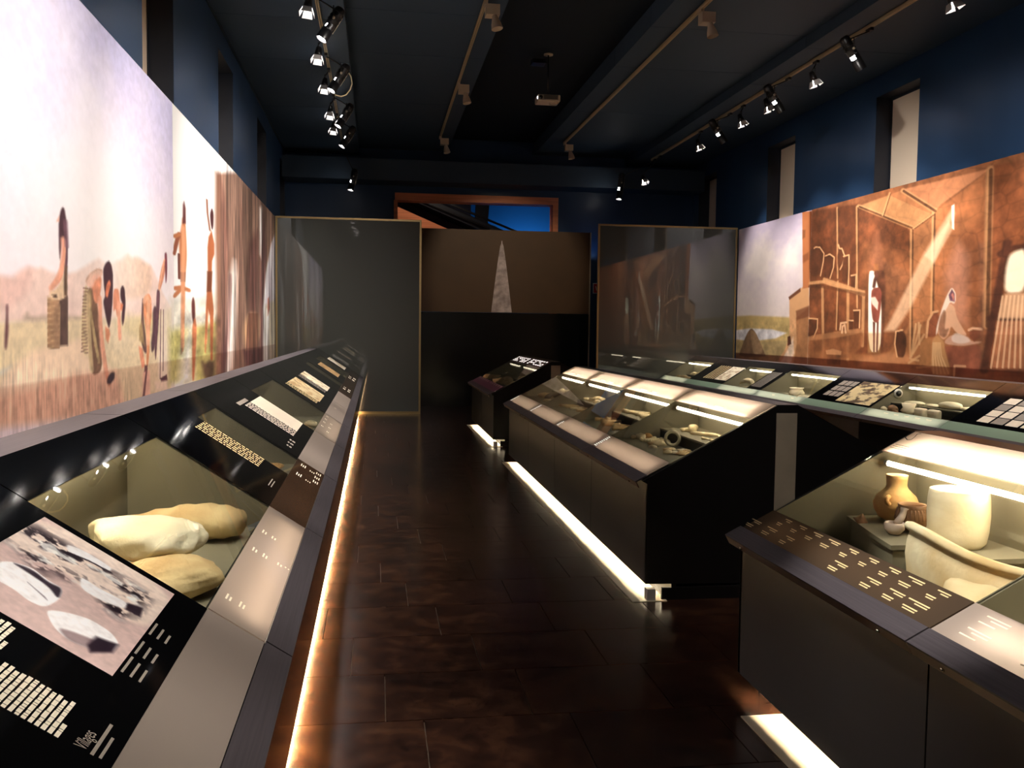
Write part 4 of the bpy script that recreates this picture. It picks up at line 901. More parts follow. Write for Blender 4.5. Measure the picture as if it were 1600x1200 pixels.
BROWN = mat('brown_board', (74, 47, 18), .6, var=.1, scale=2)
fb = thing('exhibition_board', 'tall freestanding board, brown above and black below, with a pale blade-shaped picture', 'board', (2.7, 19.35, 0))
MB().box(.3, 4.46, 19.30, 19.38, 1.96, 3.67).build('upper_panel', BROWN, fb)
MB().box(.3, 4.46, 19.30, 19.38, 0, 1.955).build('lower_panel', mat('black_board', (5, 5, 5), .25), fb)
MB().box(4.462, 4.485, 19.28, 19.40, 0, 3.67).build('edge_strip', STEEL, fb)
def blade(U, V):
    n = noise2(U*9, V*7, 51, 4); e = noise2(U*30, V*20, 52, 2)
    k = .75+.5*(n-.5)+.25*(e-.5)
    return np.array((226, 206, 204), float)*k[:, None]
bm_ = MB(); prof = []
ns = 26
bl_l = []; bl_r = []
for i in range(ns+1):
    t = i/ns; z = 1.965+t*1.49; wl = (.205*(1-t)**.85+.012)*(1 if t < .96 else .5)
    cx = 2.594-.008*t
    bl_l.append((cx-wl, 19.297, z)); bl_r.append((cx+wl, 19.297, z))
vs = bl_l+bl_r
bm_.add(vs, [(i, ns+1+i, ns+2+i, i+1) for i in range(ns)])
BLADE = mat('pale_flint_print', (214, 196, 196), .6, col2=(150, 132, 130), scale=9)
bo = bm_.build('blade_picture', BLADE, fb); bo['label'] = 'pale flint blade printed on brown'

sg = thing('exit_sign', 'small red sign with white border on the blue far wall', 'sign', (4.86, 20.38, 2.44))
MB().box(4.80, 5.12, 20.375, 20.398, 2.44, 2.67).build('plate', mat('white_sign_border', (236, 226, 226), .5), sg)
MB().box(4.815, 5.105, 20.368, 20.376, 2.455, 2.655).build('face', mat('red_sign_face', (196, 26, 34), .5), sg)
m = MB(); m.add([(4.85, 20.366, 2.60), (4.87, 20.366, 2.60), (4.895, 20.366, 2.50), (4.875, 20.366, 2.50)], [(0, 1, 2, 3)])
m.add([(4.92, 20.366, 2.60), (4.94, 20.366, 2.60), (4.895, 20.366, 2.50), (4.875, 20.366, 2.50)], [(3, 2, 1, 0)])
m.build('arrow_mark', TXT_W, sg)

# ================================================================== DISPLAY CASES
class Slope:
    """sloping top of a case: s runs up the slope from the front edge, d goes into the case"""
    def __init__(q, x0, z0, x1, z1, xf, xb, s_strip, s_glass, rail_out):
        q.x0, q.z0 = x0, z0; L_ = math.hypot(x1-x0, z1-z0); q.len = L_
        q.e = ((x1-x0)/L_, (z1-z0)/L_); q.sg = 1 if x1 > x0 else -1
        q.n = (-q.e[1]*q.sg, q.e[0]*q.sg)
        q.xf, q.xb, q.s1, q.s2, q.ro = xf, xb, s_strip, s_glass, rail_out
    def pt(q, y, s, d=0.): return Vector((q.x0+q.e[0]*s-q.n[0]*d, y, q.z0+q.e[1]*s-q.n[1]*d))
    def plate(q, m, ya, yb, sa, sb, da, db):
        return m.hexa([q.pt(ya, sa, db), q.pt(yb, sa, db), q.pt(yb, sb, db), q.pt(ya, sb, db)],
                      [q.pt(ya, sa, da), q.pt(yb, sa, da), q.pt(yb, sb, da), q.pt(ya, sb, da)])
    def sheet(q, m, ya, yb, sa, sb, da, db):
        # translucent sheet: upper face and edges, open underneath
        return m.add([q.pt(ya, sa, db), q.pt(yb, sa, db), q.pt(yb, sb, db), q.pt(ya, sb, db), q.pt(ya, sa, da), q.pt(yb, sa, da), q.pt(yb, sb, da), q.pt(ya, sb, da)],
                     [(4, 5, 6, 7), (0, 1, 5, 4), (1, 2, 6, 5), (2, 3, 7, 6), (3, 0, 4, 7)])
    def flat(q, m, ya, yb, sa, sb, d=-.0006):
        return m.quad(q.pt(ya, sa, d), q.pt(yb, sa, d), q.pt(yb, sb, d), q.pt(ya, sb, d))

LEFT = Slope(-.30, .727, -1.05, 1.224, -.305, -1.02, .185, .735, .085)
ISL = Slope(1.55, .73, 2.39, 1.17, 1.593, 2.41, .205, .765, .035)
RGT = Slope(5.42, .666, 6.18, 1.14, 5.47, 6.16, .185, .735, .03)
G = .004      # half the joint between two units

def text_rows(F, m, y0, y1, s_top, n, pitch, h, rnd, full=.95):
    for i in range(n):
        s = s_top-i*pitch
        end = y1 if i < n-1 else y0+(y1-y0)*rnd.uniform(.3, .9)
        end -= rnd.uniform(0, .08)*(y1-y0)
        y = y0
        while y < end-.004:
            w = min(rnd.uniform(.006, .026), end-y)
            F.flat(m, y, y+w, s-h, s-rnd.uniform(0, .0012)); y += w+.0016
def rows_along_s(F, m, y0, y1, sa, sb, n, rnd):
    """columns of print that run up the slope"""
    for i in range(n):
        y = y0+(y1-y0)*i/max(1, n-1); s = sa
        while s < sb:
            w = rnd.uniform(.01, .03); F.flat(m, y, y+(y1-y0)/n*.55, s, min(s+w, sb)); s += w+.006

def shell(F, t, ya, yb, front_mat, lit=True, tube_xz=None, tube_mat=None, zb=.075, near_end=False):
    """outer body of one unit: front panel, rail, plinth, under-case lamp"""
    a, b = ya+G, yb-G; sg = F.sg
    zt = F.pt(0, -F.ro+.02, .02).z
    x = sorted((F.xf, F.xf+sg*.02))
    MB().box(x[0], x[1], a, b, zb, F.z0-.03).build('front_panel', front_mat, t)
    r0 = .0 if F is LEFT else .045
    m = MB(); F.plate(m, a, b, -F.ro, r0, -.004, .004); m.build('rail', RAIL, t)
    m = MB()
    p = F.pt(0, -F.ro, .004); q = F.pt(0, -F.ro+.006, .004); w = F.pt(0, -F.ro+.006, .04); v = F.pt(0, -F.ro, .04)
    m.prism([(p.x, p.z), (v.x, v.z), (w.x, w.z), (q.x, q.z)], a, b); m.build('rail_lip', RAILE, t)
    for yy in (a+.16, b-.16):
        c = F.pt(yy, -F.ro-.001, .022); d = Vector((-F.e[0], 0, -F.e[1]))
        MB().cyl(c, c+d*.006, .007, seg=8).build('bolt', BOLT, t)
    # recessed plinth and its lamp
    xp = sorted((F.xf+sg*.16, F.xf+sg*.19)); MB().box(xp[0], xp[1], a, b, 0, zb+.09).build('plinth', BLACK, t)
    xu = sorted((F.xf+sg*.02, F.xf+sg*.19)); MB().box(xu[0], xu[1], a, b, zb+.075, zb+.09).build('plinth_soffit', BLACK, t)
    if lit:
        MB().cyl((tube_xz[0], a+(.12 if near_end else .01), tube_xz[1]), (tube_xz[0], b-.01, tube_xz[1]), .011, seg=10).build('plinth_tube', tube_mat, t)
    if F is ISL:
        MB().box(1.512, 1.72, a-(.03 if near_end else 0), b-(.24 if 3.8 < yb < 3.9 else 0), 0, .004).build('light_plate', PLATE, t)
    for yy in ((a+.05,) if near_end else ()):
        xq = sorted((F.xf+sg*.008, F.xf+sg*.06)); MB().box(xq[0], xq[1], ya-.012, yy-.005, .004, .07).build('foot', HOUS, t)

def glass_top(F, t, ya, yb, header=None):
    m = MB(); F.plate(m, ya, yb, F.s1, F.s2, 0, .006); m.build('glass_cover', GLASS, t)

def interior(F, t, ya, yb, zb, block=None, tube=True, tube_m=None, xb=None, board=None, tube_sd=None):
    """box under the glass between ya and yb, bed at height zb"""
    board = board or OLIVE
    xb = F.xb if xb is None else xb; sg = F.sg
    p1 = F.pt(0, F.s1, .008); p2 = F.pt(0, F.s2, .008)
    top = min(F.pt(0, F.len-.03, .02).z, p2.z+.06)
    x = sorted((p1.x, xb))
    MB().box(x[0], x[1], ya, yb, zb-.012, zb).build('bed_board', board, t)
    xs = sorted((p1.x-sg*.01, p1.x)); MB().box(xs[0], xs[1], ya, yb, zb-.012, p1.z).build('front_board', board, t)
    xs = sorted((xb, xb+sg*.01)); MB().box(xs[0], xs[1], ya, yb, zb-.012, top).build('back_board', board, t)
    prof = [(p1.x, zb), (p1.x, p1.z), (p2.x, p2.z), (xb, top), (xb, zb)]
    for y0, y1 in ((ya, ya+.006), (yb-.006, yb)): MB().prism(prof, y0, y1).build('side_board', board, t)
    if block:
        y0, y1, x0, h = block
        xs = sorted((x0, xb)); o = MB().box(xs[0], xs[1], y0, y1, zb, zb+h-.012).build('display_block', DBLK, t)
        MB().box(xs[0], xs[1], y0, y1, zb+h-.012, zb+h).build('block_top', board, o)
    if tube:
        s_, d_ = tube_sd or (F.s2-.02, .045)
        a = F.pt(ya+.10, s_, d_); b = F.pt(yb-.06, s_, d_)
        o = MB().cyl(a, b, .011, seg=12).build('lamp_tube', tube_m or TUBEM, t)
        for c, dy in ((a, -.02), (b, .02)):
            MB().cyl(c, c+Vector((0, dy, 0)), .014, seg=10).build('tube_cap', HOUS, o)

def strip(F, t, ya, yb, mt, lit=None, sa=None):
    a = (.0 if F is LEFT else .045) if sa is None else sa
    m = MB(); (F.sheet if lit else F.plate)(m, ya, yb, a+.003, F.s1-.001, .0, .005); o = m.build('label_strip', mt, t)
    if lit:
        # lamp behind the translucent strip, with its dark trough
        p = F.pt(ya+.08, a+lit[0], .065); q = F.pt(yb-lit[1], a+lit[0], .065)
        MB().cyl(p, q, .008, seg=8).build('strip_lamp', lit[2], t)
        m = MB(); F.plate(m, ya, yb, a, F.s1, .10, .104); F.plate(m, ya, ya+.004, a, F.s1, .006, .10); F.plate(m, yb-.004, yb, a, F.s1, .006, .10); F.plate(m, ya, yb, a-.004, a, .006, .104)
        m.build('lamp_trough', DBLK, t)
    return o

# ------------------------------------------------------------------ left wall row
LMOD = [1.11+1.4865*i for i in range(12)]
rnd = random.Random(3)
lname = ['display case nearest the viewer with a black panel and stone photograph, below left mural',
         'display case with three big pale grinding stones under glass, below left mural',
         'left-row display case with a text panel and one small flake in a narrow vitrine',
         'left-row display case with a white text sheet on black, between two vitrines',
         'left-row display case with golden bone tools beside the white text sheet',
         'left-row display case with one cream picture strip, sixth from the viewer',
         'left-row display case with a pale picture strip, seventh from the viewer',
         'left-row display case with a narrow greenish vitrine, eighth from the viewer',
         'left-row display case with a brown picture strip, ninth from the viewer',
         'left-row display case with a greenish vitrine, second from the glass screen',
         'left-row display case with a white picture strip, touching the glass screen']
L_UNITS = []
STRIPL = emit_mat('strip_lamp_warm', (1., .80, .60), 16.0)
STRIPD = emit_mat('strip_lamp_dim', (1., .72, .45), 3.5)
STRIPB = emit_mat('strip_lamp_bright', (1., .88, .72), 26.0)
for i in range(11):
    ya, yb = LMOD[i], LMOD[i+1]
    t = thing('display_case', lname[i], 'display case', (-.66, (ya+yb)/2, 0), 'cases along the left wall')
    L_UNITS.append(t); F = LEFT
    shell(F, t, ya, yb, FRONTL, True, (-.345, .079), FLOORL, zb=.065)
    a, b = ya+G, yb-G
    # upper black band, ridge cap, back panel
    vit = {1: (a, b), 2: (4.96, 5.54), 4: (a, b), 7: (12.40, 12.98), 9: (a, b)}.get(i)
    if vit:
        m = MB(); F.plate(m, a, b, F.s2, .90, 0, .006); m.build('upper_band', BLACKG, t)
        glass_top(F, t, vit[0], vit[1])
        zbed = .74 if i == 1 else .80
        dim = i >= 7
        interior(F, t, vit[0], vit[1], zbed, tube=True, tube_m=TUBEN if i == 1 else TUBEM, tube_sd=(F.s2+.09, .04), xb=-1.035,
                 board=OLIVE if not dim else OLIVE)
        for y0, y1 in ((a, vit[0]), (vit[1], b)):
            if y1-y0 > .02:
                m = MB(); F.plate(m, y0, y1, F.s1, F.s2, 0, .006); m.build('text_panel', BLACKG, t)
    else:
        m = MB(); F.plate(m, a, b, F.s1, .90, 0, .006); m.build('text_panel', BLACKG, t)
    if i == 1: strip(F, t, a, b, STRIP_LIT, (.055, .10, STRIPL))
    elif i == 2: strip(F, t, a, b, STRIP_BR, (.06, .06, STRIPD))
    elif i == 4: strip(F, t, a, b, STRIP_LIT, (.06, .10, STRIPL))
    elif i in (0, 3, 5, 6): strip(F, t, a, b, STRIP_GR)
    else: strip(F, t, a, b, STRIP_BR)
    m = MB(); r = F.pt(0, .90); m.prism([(r.x, r.z), (r.x+.004, r.z-.02), (r.x-.16, r.z-.02), (r.x-.16, r.z+.004)], a, b); m.build('ridge_cap', RAIL, t)
    MB().box(-1.21, -1.19, a, b, .0, r.z-.02).build('back_panel', BLACK, t)

def strip_text(F, t, groups, mt, n=2, name='label_text'):
    m = MB()
    for y, s, ln in groups:
        for k in range(n): F.flat(m, y, y+ln*(1-.25*(k % 2)), s-.006-k*.0125, s-k*.0125)
    return m.build(name, mt, t)
# unit 0 : stone photograph, columns of text, chapter title
t = L_UNITS[0]; F = LEFT
PH = vcol_mat('photo_print', .3, .4)
def photo(U, V):
    img = np.tile(np.array((214., 186., 178.)), (len(U), 1))
    PR = [('p', (246, 226, 210), .03, 1, [(2.27, .68), (2.56, .68), (2.56, .27), (2.29, .27), (2.24, .325), (2.27, .437), (2.30, .50), (2.29, .577)])]
    paint(img, U, V, PR)
    n = noise2(U*26, V*17, 61, 4); n2 = noise2(U*55+5, V*40, 62, 3); n3 = noise2(U*12, V*7, 65, 3)
    reg = np.clip((U-2.235-.03*np.sin(V*31))/.05, 0, 1)*np.clip((2.50-U)/.06, 0, 1)*np.clip((V-.30)/.05, 0, 1)
    k = np.clip((n3-.34)*5, 0, 1)*reg*np.clip((n2-.42)*8, 0, 1)
    img = img*(1-k[:, None])+np.array((36, 26, 34))*k[:, None]
    k = (np.clip((n-.55)*9, 0, 1)*reg)[:, None]*.8; img = img*(1-k)+np.array((255, 255, 248))*k
    W = (255, 252, 250); K = (34, 22, 34)
    paint(img, U, V, [
        ('p', W, .006, 1, [(2.467, .573), (2.491, .531), (2.488, .447), (2.458, .442), (2.447, .498), (2.426, .553)]),
        ('l', K, .009, 1, [(2.426, .55), (2.447, .498), (2.455, .44)]),
        ('p', W, .006, 1, [(2.334, .485), (2.326, .43), (2.34, .355), (2.295, .351), (2.269, .402), (2.267, .461)]),
        ('p', K, .008, .9, [(2.295, .351), (2.34, .355), (2.36, .32), (2.30, .31)]),
        ('p', W, .004, 1, [(2.165, .63), (2.203, .613), (2.231, .572), (2.214, .524), (2.218, .487), (2.154, .473), (2.082, .481), (2.07, .514), (2.085, .558), (2.081, .60)]),
        ('p', K, .008, .9, [(2.199, .615), (2.223, .569), (2.206, .521), (2.216, .488), (2.152, .475), (2.185, .51), (2.195, .564)]),
        ('p', K, .006, .8, [(2.12, .49), (2.15, .55), (2.13, .50)]),
        ('p', W, .004, 1, [(2.07, .474), (2.092, .465), (2.118, .44), (2.148, .395), (2.144, .341), (2.114, .309), (2.057, .309), (2.017, .35), (2.003, .398), (2.022, .438)]),
        ('p', (120, 92, 92), .01, .7, [(2.03, .43), (2.05, .40), (2.07, .345), (2.09, .33), (2.057, .309), (2.017, .35), (2.003, .398)]),
        ('p', K, .012, .95, [(2.086, .358), (2.107, .31), (2.057, .309), (2.004, .345), (2.03, .36)])])
    n = noise2(U*70, V*60, 63, 3)-.5; img *= (1+.18*n)[:, None]
    return img
po = print_panel('photograph', 0, 1.962, 2.555, .279, .668, .0036, .003, photo, PH, t, True)
co = np.empty(len(po.data.vertices)*3); po.data.vertices.foreach_get('co', co); co = co.reshape(-1, 3)
new = np.column_stack([F.x0+F.e[0]*co[:, 2]+F.n[0]*.0008, co[:, 1], F.z0+F.e[1]*co[:, 2]+F.n[1]*.0008])
po.data.vertices.foreach_set('co', new.ravel()); po.data.update()
m = MB()
text_rows(F, m, 1.66, 1.80, .452, 13, .0128, .0092, random.Random(4))
text_rows(F, m, 1.83, 1.945, .56, 7, .0128, .0092, random.Random(8))
text_rows(F, m, 1.66, 1.80, .62, 11, .0128, .0092, random.Random(9))
m.build('body_text', TXT_W, t)
m = MB()
for y0, y1 in ((2.00, 2.09), (2.11, 2.19), (2.24, 2.32)):
    for k in range(3): F.flat(m, y0, y1-.012*k, .266-k*.021, .272-k*.021)
F.flat(m, 1.665, 1.79, .222, .229); F.flat(m, 1.668, 1.75, .207, .213)
m.build('caption_text', TXT_D, t)
def word(txt, F, y0, s0, size, squeeze, mt, t, name='title_text', sgn=1):
    cu = bpy.data.curves.new('txt', 'FONT'); cu.body = txt; cu.size = size
    ob = bpy.data.objects.new('txt', cu); C.objects.link(ob)
    dg = bpy.context.evaluated_depsgraph_get(); me = bpy.data.meshes.new_from_object(ob.evaluated_get(dg))
    bpy.data.objects.remove(ob); bpy.data.curves.remove(cu)
    me.name = name
    for v in me.vertices:
        x, y = v.co.x*squeeze, v.co.y
        v.co = F.pt(y0+sgn*x, s0+y, -.0008)
    me.materials.clear(); me.materials.append(mt)
    o = bpy.data.objects.new(name, me); C.objects.link(o); o.parent = t
    o.matrix_parent_inverse = Matrix.Translation(-parent_loc(t))
    return o
word('Villages', F, 1.667, .238, .036, .62, TXT_D, t)
# unit 1 strip captions
strip_text(F, L_UNITS[1], [(3.62, .157, .05), (3.62, .115, .04), (3.33, .157, .05), (3.33, .115, .05), (3.34, .055, .035), (3.36, .025, .015), (2.74, .157, .05), (2.74, .112, .05)], TXT_W)
# unit 2 : heading rows up the slope, strip captions
t = L_UNITS[2]; m = MB(); rows_along_s(F, m, 4.70, 4.93, .33, .69, 6, random.Random(5)); m.build('body_text', TXT_G, t)
strip_text(F, t, [(5.40, .15, .08), (5.08, .15, .08), (5.40, .09, .04), (5.08, .09, .03), (5.44, .05, .07), (5.30, .05, .07), (5.16, .05, .07)], TXT_W, 3)
m = MB(); F.flat(m, 4.44, 4.62, .235, .24); F.flat(m, 4.44, 4.6, .22, .225); m.build('caption_text', TXT_D, t)
# unit 3 : white sheet with rows of print
t = L_UNITS[3]
SHEET = mat('cream_sheet', (238, 224, 200), .5, var=.06, scale=20)
o = MB(); F.flat(o, 6.52, 7.04, .285, .655, -.0008); so = o.build('text_sheet', SHEET, t)
m = MB()
for k in range(9): F.flat(m, 6.58+k*.05, 6.583+k*.05, .33, .62, -.0014)
m.build('sheet_rules', TXT_D, so)
m = MB(); rows_along_s(F, m, 6.24, 6.49, .285, .655, 5, random.Random(6)); m.build('body_text', TXT_W, t)
m = MB(); rows_along_s(F, m, 5.75, 6.0, .25, .29, 3, random.Random(7)); F.flat(m, 6.1, 6.5, .67, .70); m.build('caption_text', TXT_D, t)
strip_text(F, L_UNITS[4], [(7.55, .16, .06), (7.85, .16, .06), (8.1, .16, .06), (8.35, .16, .05), (7.4, .10, .06), (7.7, .10, .06), (8.0, .10, .05)], TXT_W)
def pic_strip(t, F, y0, y1, s0, s1, base, dark, seed, mt=None):
    def fn(U, V):
        img = np.tile(np.array(base, float), (len(U), 1))
        n = noise2(U*9, V*22, seed, 4); k = np.clip((n-.5)*6, 0, .85)[:, None]
        return img*(1-k)+np.array(dark)*k
    o = print_panel('picture_strip', 0, y0, y1, s0, s1, .02, .01, fn, PH, t, True)
    c = np.empty(len(o.data.vertices)*3); o.data.vertices.foreach_get('co', c); c = c.reshape(-1, 3)
    w = np.column_stack([F.x0+F.e[0]*c[:, 2]+F.n[0]*.0008, c[:, 1], F.z0+F.e[1]*c[:, 2]+F.n[1]*.0008])
    o.data.vertices.foreach_set('co', w.ravel()); o.data.update()
    return o
pic_strip(L_UNITS[5], F, 9.10, 9.95, .285, .64, (236, 216, 172), (176, 140, 92), 71)
m = MB(); rows_along_s(F, m, 8.85, 9.06, .30, .64, 4, random.Random(12)); m.build('body_text', TXT_G, L_UNITS[5])
pic_strip(L_UNITS[6], F, 10.60, 11.24, .29, .645, (246, 234, 204), (150, 124, 84), 72)
m = MB(); rows_along_s(F, m, 10.3, 10.52, .30, .64, 3, random.Random(13)); m.build('body_text', TXT_D, L_UNITS[6])
strip_text(F, L_UNITS[5], [(9.4, .13, .06)], TXT_W)
pic_strip(L_UNITS[8], F, 13.6, 14.4, .29, .635, (190, 156, 108), (110, 84, 52), 73)
pic_strip(L_UNITS[10], F, 16.15, 17.0, .278, .63, (250, 240, 214), (190, 160, 120), 74)
strip_text(F, L_UNITS[7], [(12.3, .15, .15), (12.6, .15, .15), (12.3, .08, .15), (12.6, .08, .15)], TXT_W, 3)
strip_text(F, L_UNITS[9], [(14.9, .16, .2), (15.3, .16, .2), (14.9, .09, .25), (15.4, .08, .3)], TXT_W, 4)

# ------------------------------------------------------------------ islands in the middle of the room
def island_rear(F, t, a, b):
    """the slope that faces the right-hand aisle"""
    rx, rz = F.pt(0, F.len).x, F.pt(0, F.len).z; x2 = rx+.13; xe = x2+(rx-F.x0); 
    m = MB(); m.prism([(rx, rz), (x2, rz), (x2, rz-.02), (rx, rz-.02)], a, b); m.build('ridge_cap', BLACK, t)
    m = MB(); m.prism([(x2, rz), (xe, F.z0), (xe, F.z0-.012), (x2, rz-.012)], a, b); m.build('rear_cover', BLACKG, t)
    MB().box(xe-.065, xe-.045, a, b, .075, F.z0-.02).build('rear_panel', FRONT, t)
def end_panel(F, t, y0, y1, strip_side=None):
    rx, rz = F.pt(0, F.len).x, F.pt(0, F.len).z; x2 = rx+.13; xe = x2+(rx-F.x0)
    q = F.pt(0, 0, .004)
    m = MB(); m.prism([(F.xf, .10), (F.xf, F.z0-.03), (q.x+.01, q.z-.01), (rx, rz-.004), (x2, rz-.004), (xe, F.z0), (xe-.045, F.z0-.03), (xe-.045, .075)], y0, y1)
    m.build('end_panel', BLACK, t)
    MB().box(F.xf+.10, xe-.15, y0, y1, 0, .075).build('end_plinth', BLACK, t)
    if strip_side is not None:
        MB().box(rx-.005, rx+.125, strip_side-.006, strip_side, .02, rz-.05).build('steel_strip', STEEL, t)

def island_unit(label, ya, yb, zb, block, near_end=False, far_end=False, strip_mat=None, lit=None, header_mat=None, header_txt=None, tube_m=None, header_lamp=True, xb=None, group='cases of the central island'):
    F = ISL
    t = thing('display_case', label, 'display case', (2.45, (ya+yb)/2, 0), group)
    shell(F, t, ya, yb, FRONT, True, (1.622, .132), FLOORT, .10, near_end)
    a, b = ya+G, yb-G
    ia, ib = (a+(.02 if near_end else 0), b-(.02 if far_end else 0))
    glass_top(F, t, ia, ib)
    interior(F, t, ia, ib, zb, block, tube_m=tube_m, xb=xb)
    strip(F, t, ia, ib, strip_mat or STRIP_LIT, lit or (.07, .10, STRIPL))
    m = MB(); F.sheet(m, ia, ib, F.s2+.002, F.len-.002, 0, .005)
    h = m.build('header_panel', header_mat or OPAL, t)
    if header_lamp:
        p = F.pt(ia+.16, F.len-.075, .042); q = F.pt(ib-.12, F.len-.075, .042)
        MB().cyl(p, q, .009, seg=10).build('header_lamp', TUBEH, t)
    island_rear(F, t, a, b)
    if near_end: end_panel(F, t, ya+.002, ya+.022, ya+.002)
    if far_end: end_panel(F, t, yb-.022, yb-.002)
    return t, h

IY = [5.27, 6.715, 8.16, 9.605, 11.05]
iu = []
for i, (lab, blk) in enumerate((('near unit of the central island case, with a ring and shell beads inside', (5.70, 6.66, 2.10, .08)),
                                ('central island case unit with long bone awls, second from its near end', (7.22, 8.10, 2.10, .08)),
                                ('central island case unit with curved ribs, third from its near end', (8.72, 9.54, 2.10, .08)),
                                ('far unit of the central island case, with a jawbone and a horn inside', (10.16, 10.98, 2.10, .08)))):
    t, h = island_unit(lab, IY[i], IY[i+1], .805, blk, i == 0, i == 3)
    iu.append((t, h))
    F = ISL
    m = MB()
    for k in range((9, 5, 9, 8)[i]): F.flat(m, IY[i+1]-.075-(.02 if k % 3 == 0 else 0), IY[i+1]-.025, .062+k*.015, .068+k*.015, -.0012)
    m.build('label_text', LITPRINT, t)
    m = MB(); rr = random.Random(20+i)
    F.plate(m, IY[i]+.85, IY[i]+1.05, .80, .815, -.0008, -.0004); F.plate(m, IY[i]+.55, IY[i]+.72, .80, .815, -.0008, -.0004)
    m.build('header_text', LITPRINT, h)
PY = [12.55, 14.0, 15.45]
pu = []
for i, lab in enumerate(('near half of the small far island case, with purple labels', 'far half of the small far island case, with purple labels')):
    t, h = island_unit(lab, PY[i], PY[i+1], .805, (PY[i]+.35, PY[i+1]-.2, 2.05, .08), i == 0, i == 1, STRIP_PU, (.07, .1, STRIPD), mat('plum_header_%d' % i, (74, 34, 48), .3), None, emit_mat('dim_case_tube_%d' % i, TUBE_C, 5.0), False, group='units of the small far island')
    pu.append(t)
    m = MB(); rr = random.Random(40+i)
    for k in range(7):
        y = PY[i]+.15+k*.18
        for j in range(4):
            if rr.random() < .8: ISL.flat(m, y, y+.13*rr.uniform(.6, 1), .80+j*.035, .822+j*.035)
    m.build('header_text', emit_mat('backlit_lettering_%d' % i, (1., .88, .82), 1.6), h)
    m = MB()
    for k in range(6): ISL.flat(m, PY[i]+.1+k*.22, PY[i]+.18+k*.22, .178, .19); ISL.flat(m, PY[i]+.1+k*.22, PY[i]+.16+k*.22, .16, .17)
    m.build('label_text', TXT_W, t)

# near right island
NY = [-.40, 1.03, 2.44, 3.85]
nu_ = []
for i, lab in ((2, 'near right display case with the round jug and tall cream beaker'), (1, 'near right display case cut off by the right picture edge'), ):
    t, h = island_unit(lab, NY[i], NY[i+1], .66, None, False, i == 2, STRIP_DK if i == 2 else STRIP_LIT, (.075, .12, STRIPD if i == 2 else STRIPB), xb=2.40, tube_m=TUBEN, group='cases of the near right island')
    nu_.append((t, h))
# captions on its label strip
F = ISL
m = MB(); rr = random.Random(31)
for k in range(9):
    y = 3.61-k*.135
    L_ = rr.uniform(.06, .10)
    for row in (0, 1):
        F.flat(m, y+row*.03, y+row*.03+L_*(1-.25*row), .185-row*.034, .190-row*.034); F.flat(m, y+row*.03, y+row*.03+L_*.6, .175-row*.034, .1795-row*.034)
for k, y in enumerate((3.76, 3.60, 3.44, 3.02, 2.80, 2.66, 2.53)):
    L_ = rr.uniform(.07, .11)
    for row in (0, 1):
        F.flat(m, y+row*.02, y+row*.02+L_*(1-.3*row), .108-row*.032, .113-row*.032); F.flat(m, y+row*.02, y+row*.02+L_*.6, .098-row*.032, .1025-row*.032)
m.build('label_text', TXT_G, nu_[0][0])
m = MB()
for y in (2.25, 2.0, 1.75, 1.5):
    for s in (.175, .11):
        F.flat(m, y, y+.10, s, s+.005); F.flat(m, y, y+.07, s-.012, s-.007); F.flat(m, y+.03, y+.10, s-.03, s-.025)
m.build('label_text', TXT_W, nu_[1][0])
# header captions and the hook mark
m = MB()
for y0, y1 in ((3.50, 3.62), (3.18, 3.33), (2.88, 3.02), (2.6, 2.72)):
    F.plate(m, y0, y1, .795, .812, -.0008, -.0003); F.plate(m, y0+.02, y1-.03, .815, .832, -.0008, -.0003)
m.build('header_text', LITPRINT, nu_[0][1])
m = MB(); pts = [(3.825, .925), (3.84, .919), (3.82, .889), (3.785, .876), (3.765, .882), (3.772, .905), (3.788, .931), (3.768, .938)]
for (y0, s0), (y1, s1) in zip(pts[:-1], pts[1:]):
    d = Vector((y1-y0, s1-s0)).normalized()*.0022; nx, ny = -d.y, d.x
    m.quad(F.pt(y0-nx, s0-ny, -.0008), F.pt(y0+nx, s0+ny, -.0008), F.pt(y1+nx, s1+ny, -.0008), F.pt(y1-nx, s1-ny, -.0008))
for k in range(3): F.flat(m, 3.70, 3.81, .80+k*.014, .803+k*.014)
m.build('header_mark', TXT_K, nu_[0][1])

